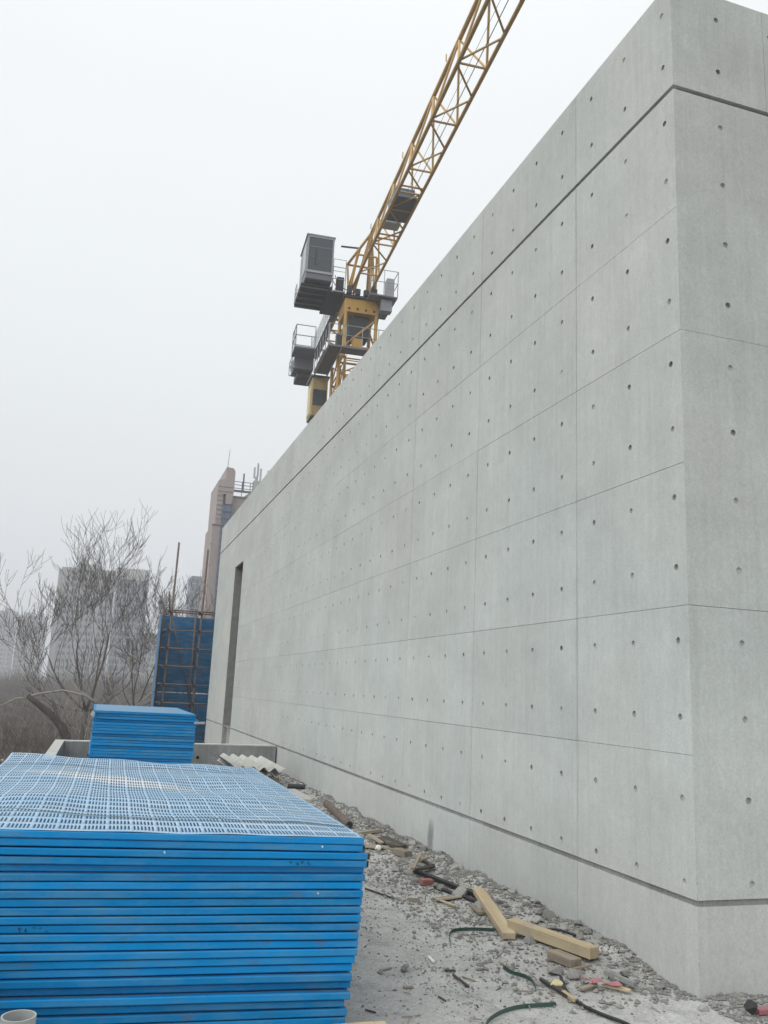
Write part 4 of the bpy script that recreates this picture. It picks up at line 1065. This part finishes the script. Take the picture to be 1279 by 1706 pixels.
# individual scraps: (from, to, width, height, name, material, label, category)
for (a, b, wd, ht, nm, mt, lab, cat, dz) in [
    ((598, 1389), (632, 1385), .05, .03, 'plank', 'old_wood', 'short grey brown plank just right of the near stack top', 'plank', .03),
    ((614, 1391), (636, 1404), .05, .015, 'plank', 'old_wood', 'pale curved strip of wood beside the near stack corner', 'plank', .05),
    ((636, 1397), (670, 1416), .11, .03, 'board', 'dark_wood', 'dark board lying in the debris beside the near stack', 'board', .04),
    ((608, 1409), (642, 1412), .16, .012, 'board', 'old_wood', 'flat pale board beside the near stack corner', 'board', .02),
    ((640, 1412), (672, 1420), .03, .02, 'stick', 'old_wood', 'thin pale stick beside the dark board', 'stick', .04),
    ((661, 1420), (680, 1424), .09, .06, 'wood_block', 'old_wood', 'pale block of wood among the sticks at the wall foot', 'block', .03),
    ((687, 1448), (700, 1424), .035, .02, 'stick', 'old_wood', 'pale stick propped up on the debris heap', 'stick', .10),
    ((690, 1440), (713, 1431), .035, .02, 'stick', 'old_wood', 'pale brown stick crossing behind the propped stick', 'stick', .08),
    ((698, 1436), (722, 1444), .03, .025, 'stick', 'dark_wood', 'dark stick behind the propped pale stick', 'stick', .06),
    ((690, 1452), (724, 1445), .03, .02, 'stick', 'dark_wood', 'dark flat stick at the head of the black bar', 'stick', .04),
    ((690, 1452), (795, 1494), .035, .03, 'steel_bar', 'rubber', 'long black bar lying along the debris toward the pale beams', 'bar', .03),
    ((724, 1478), (800, 1508), .03, .02, 'steel_bar', 'rubber', 'shorter black bar beside the long black bar', 'bar', .015),
    ((608, 1480), (656, 1497), .012, .012, 'rod', 'dark_wood', 'thin dark rod running out from under the near stack', 'rod', .01),
    ((681, 1499), (699, 1500), .05, .03, 'wood_block', 'old_wood', 'small grey block lying alone on the dusty ground', 'block', .012),
    ((725, 1500), (766, 1494), .12, .012, 'board', 'old_wood', 'flat grey board below the black bars', 'board', .012),
    ((728, 1499), (758, 1511), .018, .012, 'stick', 'wood', 'thin pinkish stick below the flat grey board', 'stick', .02),
    ((787, 1512), (803, 1522), .05, .02, 'wood_block', 'old_wood', 'small pale piece of wood left of the steep beam', 'block', .02),
    ((754, 1631), (781, 1644), .012, .012, 'stick', 'dark_wood', 'thin olive twig on open ground right of the near stack', 'stick', .008),
    ((769, 1626), (790, 1634), .008, .006, 'stick', 'old_wood', 'thin straw twig beside the olive twig', 'stick', .006),
    ((741, 1618), (758, 1618), .018, .012, 'stick', 'dark_wood', 'short dark chip above the olive twig', 'chip', .008),
    ((730, 1660), (743, 1668), .008, .008, 'stick', 'dark_wood', 'tiny dark twig at the bottom of the frame', 'stick', .006),
    ((608, 1682), (626, 1687), .008, .008, 'stick', 'dark_wood', 'tiny dark twig beside the plywood offcut', 'stick', .006),
    ((632, 1617), (652, 1612), .014, .008, 'stick', 'old_wood', 'pale splinter left of the mortar lump', 'stick', .008),
    ((714, 1594), (722, 1603), .02, .012, 'wood_chip', 'paper', 'white chip right of the mortar lump', 'chip', .008),
    ((672, 1645), (688, 1644), .02, .01, 'wood_chip', 'old_wood', 'pale chip below the mortar lump', 'chip', .008),
    ((900, 1631), (955, 1665), .018, .018, 'stick', 'dark_wood', 'long two tone stick pointing at the bottom edge near the hose', 'stick', .02),
    ((938, 1653), (958, 1667), .022, .02, 'stick', 'wood', 'short pale stick at the end of the two tone stick', 'stick', .02),
    ((968, 1648), (992, 1640), .03, .012, 'stick', 'old_wood', 'small grey stick left of the pink plastic', 'stick', .02),
    ((1004, 1640), (1050, 1652), .03, .01, 'stick', 'wood', 'thin cream strip below the pink plastic', 'strip', .02),
    ((1008, 1624), (1058, 1640), .03, .025, 'steel_bar', 'parapet', 'grey flat bar above the pink plastic by the wall foot', 'bar', .04),
    ((832, 1604), (850, 1612), .012, .006, 'stick', 'old_wood', 'pale splinter above the short green strap', 'stick', .008),
    ((955, 1615), (985, 1611), .014, .012, 'stick', 'old_wood', 'pale splinter under the sawn end of the long beam', 'stick', .02),
    ]:
    timber(lay(*a, dz), lay(*b, dz), wd, ht, nm, mt, lab, cat, bevel=.0015, roll=random.uniform(-.2, .2))
def chunk_mesh(seed, mat, nm='rubble_chunk', flat=.7):
    rng = random.Random(seed); b = bmesh.new()
    for _ in range(15):
        v = Vector((rng.gauss(0, 1), rng.gauss(0, 1), rng.gauss(0, 1))).normalized() * rng.uniform(.8, 1.05); b.verts.new((v.x * rng.uniform(.8, 1.2), v.y, v.z * flat))
    r = bmesh.ops.convex_hull(b, input=b.verts[:]); bmesh.ops.delete(b, geom=[v for v in b.verts if not v.link_faces], context='VERTS')
    me = bpy.data.meshes.new(nm); b.to_mesh(me); b.free(); me.materials.append(M[mat]); return me
CH = [chunk_mesh(s, 'rubble', flat=.55 + .06 * s) for s in range(7)]
def chunk(q, s, label, cat='rubble', group=None, me=None, nm='rubble_chunk', rs=random):
    o = put(nm, me or rs.choice(CH)); o.location = q; o.scale = (s * rs.uniform(.8, 1.3), s, s * rs.uniform(.75, 1.1)); o.rotation_euler = (rs.uniform(-.4, .4), rs.uniform(-.4, .4), rs.uniform(0, 6.3)); return tag(o, label, cat, group)
CM = chunk_mesh(60, 'core', 'edge_chip', 1)
for z, k in ((3.98, .011), (3.09, .009), (.62, .012), (2.2, .008), (4.62, .006), (1.9, .007), (5.70, .010), (.53, .010), (3.55, .006), (6.2, .007), (.2, .008)):
    c_ = put('edge_chip', CM, bl, Matrix.Translation((k * .35, k * .35, z))); c_.scale = (k * .5, k * .5, k * random.uniform(1.2, 2.6)); c_.rotation_euler = (0, 0, random.uniform(0, 6))
chunk(lay(767, 1488, .03), .085, 'largest pale rubble lump beside the black bars')
chunk(lay(676, 1612, .02), .035, 'dark stone at the edge of the mortar lump')
chunk(lay(925, 1614, .03), .065, 'grey rubble lump below the long pale beam')
chunk(lay(958, 1622, .03), .055, 'rubble lump left of the pink plastic')
chunk(lay(1098, 1645, .01), .035, 'single pale stone at the wall foot right of the pink plastic')
chunk(lay(1172, 1680, .01), .035, 'pale stone right at the foot of the wall corner')
bk = MB().box((-.06, -.03, -.025), (.06, .03, .025)).build('brick_fragment', M['brick'], bevel=.006); bk.location = lay(710, 1470, .025); bk.rotation_euler = (.1, .1, .3); tag(bk, 'red brick fragment in front of the black bars', 'brick')
chunk(lay(928, 1640, .025), .035, 'cream yellow foam lump beside the two tone stick', 'foam', me=chunk_mesh(40, 'cream', 'foam_lump', .6), nm='foam_lump')
chunk(lay(630, 1413, .04), .05, 'crumpled white paper beside the flat pale board', 'paper', me=chunk_mesh(41, 'paper', 'crumpled_paper', .8), nm='crumpled_paper')
chunk(lay(1250, 1676, .05), .036, 'black plastic lump on the ground at the right edge', 'plastic', me=chunk_mesh(42, 'rubber', 'plastic_lump', 1.0), nm='plastic_lump')
chunk(lay(690, 1553, .008), .018, 'small pale curved chip on open ground', 'chip'); chunk(lay(658, 1547, .008), .014, 'small pale chip near the near stack', 'chip')
rng = random.Random(77)
ZONES = [((2.55, 3.28), (6.7, 8.2), 46, 'grey rubble lump in the heap behind the black bars', 'rubble behind the black bars', (.02, .06)),
         ((2.9, 3.29), (5.5, 6.7), 40, 'grey rubble lump in the bank behind the pale beams', 'rubble behind the pale beams', (.022, .062)),
         ((2.75, 3.27), (4.6, 5.5), 38, 'grey rubble lump in the strip beyond the hose', 'rubble by the wall corner', (.02, .05)),
         ((2.6, 3.25), (8.2, 10.5), 40, 'grey rubble lump among the sticks beside the near stack', 'rubble beside the near stack', (.02, .055)),
         ((1.55, 2.7), (4.4, 7.2), 26, 'small grey stone scattered on the open dusty ground', 'scattered stones', (.010, .024)),
         ((3.4, 4.2), (3.7, 4.28), 12, 'small stone on the ground before the right hand wall face', 'stones at the right', (.012, .03))]
for xr, yr, n, lab, gr, sr in ZONES:
    for _ in range(n):
        x = xr[1] - (xr[1] - xr[0]) * rng.random() ** 1.6; y = rng.uniform(*yr); s = sr[0] + (sr[1] - sr[0]) * rng.random() ** 2
        big = (s - sr[0]) / (sr[1] - sr[0]); word = 'large' if big > .5 else 'medium' if big > .14 else 'small'
        side = 'close to the wall' if xr[1] - x < .28 * (xr[1] - xr[0]) else 'away from the wall'
        lab_ = lab.replace('grey rubble lump', word + ' grey rubble lump').replace('small grey stone', ('tiny' if big < .14 else 'small') + ' grey stone').replace('small stone', ('tiny' if big < .14 else 'small') + ' stone') + (', ' + side if 'rubble' in lab else '')
        chunk(Vector((x, y, gz(x, y) + s * .3)), s, lab_, 'stone' if 'stone' in lab else 'rubble', gr, rs=rng)
# uncounted grit and splinters
rng = random.Random(5); mb = MB()
def grit(x, y, s):
    z = gz(x, y); k = len(mb.v)
    a = rng.uniform(0, 6.3); sx_, sy, sz = s * rng.uniform(.7, 1.6), s * rng.uniform(.6, 1.1), s * rng.uniform(.4, .9)
    for dx, dy, dz in ((1, 0, .1), (.1, 1, -.1), (-1, .1, .1), (0, -1, 0), (rng.uniform(-.3, .3), rng.uniform(-.3, .3), 1), (0, 0, -.8)):
        X, Y = dx * sx_, dy * sy; mb.v.append((x + X * cos(a) - Y * sin(a), y + X * sin(a) + Y * cos(a), z + s * .25 + dz * sz))
    for q in ((0, 1, 4), (1, 2, 4), (2, 3, 4), (3, 0, 4), (1, 0, 5), (2, 1, 5), (3, 2, 5), (0, 3, 5)): mb.f.append(tuple(k + i for i in q))
for _ in range(15000):  # bank along the wall foot
    y = rng.uniform(4.05, 12.5) if rng.random() < .85 else rng.uniform(12, 16.4); x = XW - .01 - 1.0 * rng.random() ** 2.2
    if y < YC: continue
    grit(x, y, .0035 + .018 * rng.random() ** 3.5)
cl = [(rng.uniform(1.5, 3.1), rng.uniform(4.1, 8)) for _ in range(26)]
for _ in range(6500):
    if rng.random() < .6:
        c_ = rng.choice(cl); x = c_[0] + rng.gauss(0, .11); y = c_[1] + rng.gauss(0, .14)
    else: x = rng.uniform(1.42, 3.2); y = rng.uniform(4.0, 9)
    if x > XW - .01 and y > YC - .01 or x < 1.4: continue
    grit(x, y, .002 + .008 * rng.random() ** 3.5)
for _ in range(2500):
    grit(3.3 + rng.random() * 1.2, YC - .01 - .45 * rng.random() ** 1.5, .003 + .016 * rng.random() ** 3)
stuff(mb.build('gravel', M['rubble']))
mb = MB()
for _ in range(620):
    if rng.random() < .85: x = XW - .03 - .9 * rng.random() ** 1.5; y = rng.uniform(4.6, 11)
    else: x = rng.uniform(1.45, 3.1); y = rng.uniform(4.1, 8.5)
    a = rng.uniform(0, pi); L = .006 + .045 * rng.random() ** 4; z = gz(x, y) + .006; q = Vector((cos(a) * L, sin(a) * L, rng.uniform(-.006, .012)))
    mb.bar(Vector((x, y, z)) - q, Vector((x, y, z)) + q, .003 + .006 * rng.random(), .004)
stuff(mb.build('wood_splinters', M['old_wood']))
mb = MB()
for _ in range(420):
    if rng.random() < .86: x = XW - .03 - .8 * rng.random() ** 1.5; y = rng.uniform(4.6, 11)
    else: x = rng.uniform(1.45, 3.1); y = rng.uniform(4.1, 8.5)
    a = rng.uniform(0, pi); L = .005 + .035 * rng.random() ** 4; z = gz(x, y) + .005; q = Vector((cos(a) * L, sin(a) * L, rng.uniform(-.004, .008)))
    mb.bar(Vector((x, y, z)) - q, Vector((x, y, z)) + q, .003 + .005 * rng.random(), .004)
stuff(mb.build('bark_bits', M['dark_wood']))
# straps and hose
def smooth(pts, n=8):
    P = [pts[0]] + pts + [pts[-1]]; o = []
    for i in range(1, len(P) - 2):
        for k in range(n):
            t_ = k / n; a, b, c, d = P[i - 1:i + 3]
            o.append(.5 * ((2 * b) + (c - a) * t_ + (2 * a - 5 * b + 4 * c - d) * t_ ** 2 + (3 * b - a - 3 * c + d) * t_ ** 3))
    return o + [pts[-1]]
for px, lab in (([(750, 1570), (748, 1558), (757, 1550), (785, 1548), (815, 1549), (838, 1551)], 'grey green strap curling out from under the steep beam'),
                ([(838, 1611), (852, 1620), (875, 1627), (888, 1637), (893, 1648)], 'short green strap curled on the open ground'),
                ([(806, 1716), (815, 1699), (838, 1685), (870, 1677), (926, 1673)], 'green strap arching along the bottom edge of the frame')):
    tag(ribbon(smooth([lay(u_, v_, .014) for u_, v_ in px]), .022, .0016, False).build('strapping_band', M['strap']), lab, 'strap', 'straps on the ground')
tag(MB().path(smooth([lay(u_, v_, .014) for u_, v_ in ((934, 1628), (944, 1652), (966, 1672), (998, 1688), (1040, 1704), (1060, 1716))]), [.010] * 41, 6).build('rubber_hose', M['rubber'], smooth=True), 'thin dark hose snaking from the rubble to the bottom edge', 'hose')
tag(MB().path(smooth([lay(u_, v_, .03) for u_, v_ in ((905, 1548), (925, 1548), (943, 1553), (958, 1566))]), [.009] * 25, 6).build('rubber_hose', M['rubber'], smooth=True), 'short black hose between the long beam and the wall', 'hose')
mb = MB(); pts = smooth([lay(u_, v_, .04) for u_, v_ in ((966, 1627), (985, 1634), (1005, 1636), (1032, 1643))], 6)
for i, q in enumerate(pts): mb.v += [tuple(q + Vector((0, -.03 - .006 * sin(i * .5), .006 * sin(i * .8)))), tuple(q + Vector((.01, .02 + .012 * sin(i * .45), .010 * cos(i * .7))))]
for i in range(len(pts) - 1): mb.f.append((2 * i, 2 * i + 1, 2 * i + 3, 2 * i + 2))
o = mb.build('plastic_scrap', M['pink']); s_ = o.modifiers.new('thickness', 'SOLIDIFY'); s_.thickness = .003; tag(o, 'crumpled pink plastic scrap on the rubble by the wall', 'plastic scrap')
q = lay(1276, 1683, .02); o = MB().box((-.06, -.02, -.015), (.06, .02, .015)).build('plastic_strip', M['pink'], bevel=.004); o.location = q; tag(o, 'pink plastic strip at the right edge before the wall', 'plastic strip')
# steel pipe and small black pipe beside the stack
a, b = lay(556, 1352, .06), lay(582, 1374, .05); mb = MB(); d_ = (b - a).normalized(); mb.tube(a - d_ * .6, b, .042, 14); o = mb.build('steel_pipe', M['rust_tube'], smooth=False)
MB().tube(b - d_ * .01, b + d_ * .0012, .034, 14).build('bore', M['rubber'], o); tag(o, 'rusty steel pipe lying along the wall behind the near stack', 'pipe')
a = G(508, 1309, .12); o = MB().tube((a.x - .25, a.y + .1, .1), (a.x, a.y, .1), .04, 12).build('plastic_tube', M['rubber']); tag(o, 'short black tube end showing beyond the near stack edge', 'tube')
a = G(500, 1322, .1); o = MB().box((-.3, -.5, 0), (.12, .6, .1)).build('mortar_slab', M['coping'], bevel=.02); o.location = (a.x - .05, a.y, .0); tag(o, 'pale slab on the ground behind the right edge of the near stack', 'slab')

# ------------------------------------------------------------------ haze
hz = bpy.data.materials.new('haze'); hz.use_nodes = True; hz.node_tree.nodes.clear()
ho = hz.node_tree.nodes.new('ShaderNodeOutputMaterial'); hv = hz.node_tree.nodes.new('ShaderNodeVolumePrincipled')
hv.inputs['Color'].default_value = (0.90, 0.925, 0.965, 1); hv.inputs['Density'].default_value = 0.0012; hv.inputs['Anisotropy'].default_value = 0.2
hz.node_tree.links.new(hv.outputs[0], ho.inputs['Volume'])
o = MB().box((-500, -190, -6), (500, 1170, 62)).build('haze', hz); stuff(o)
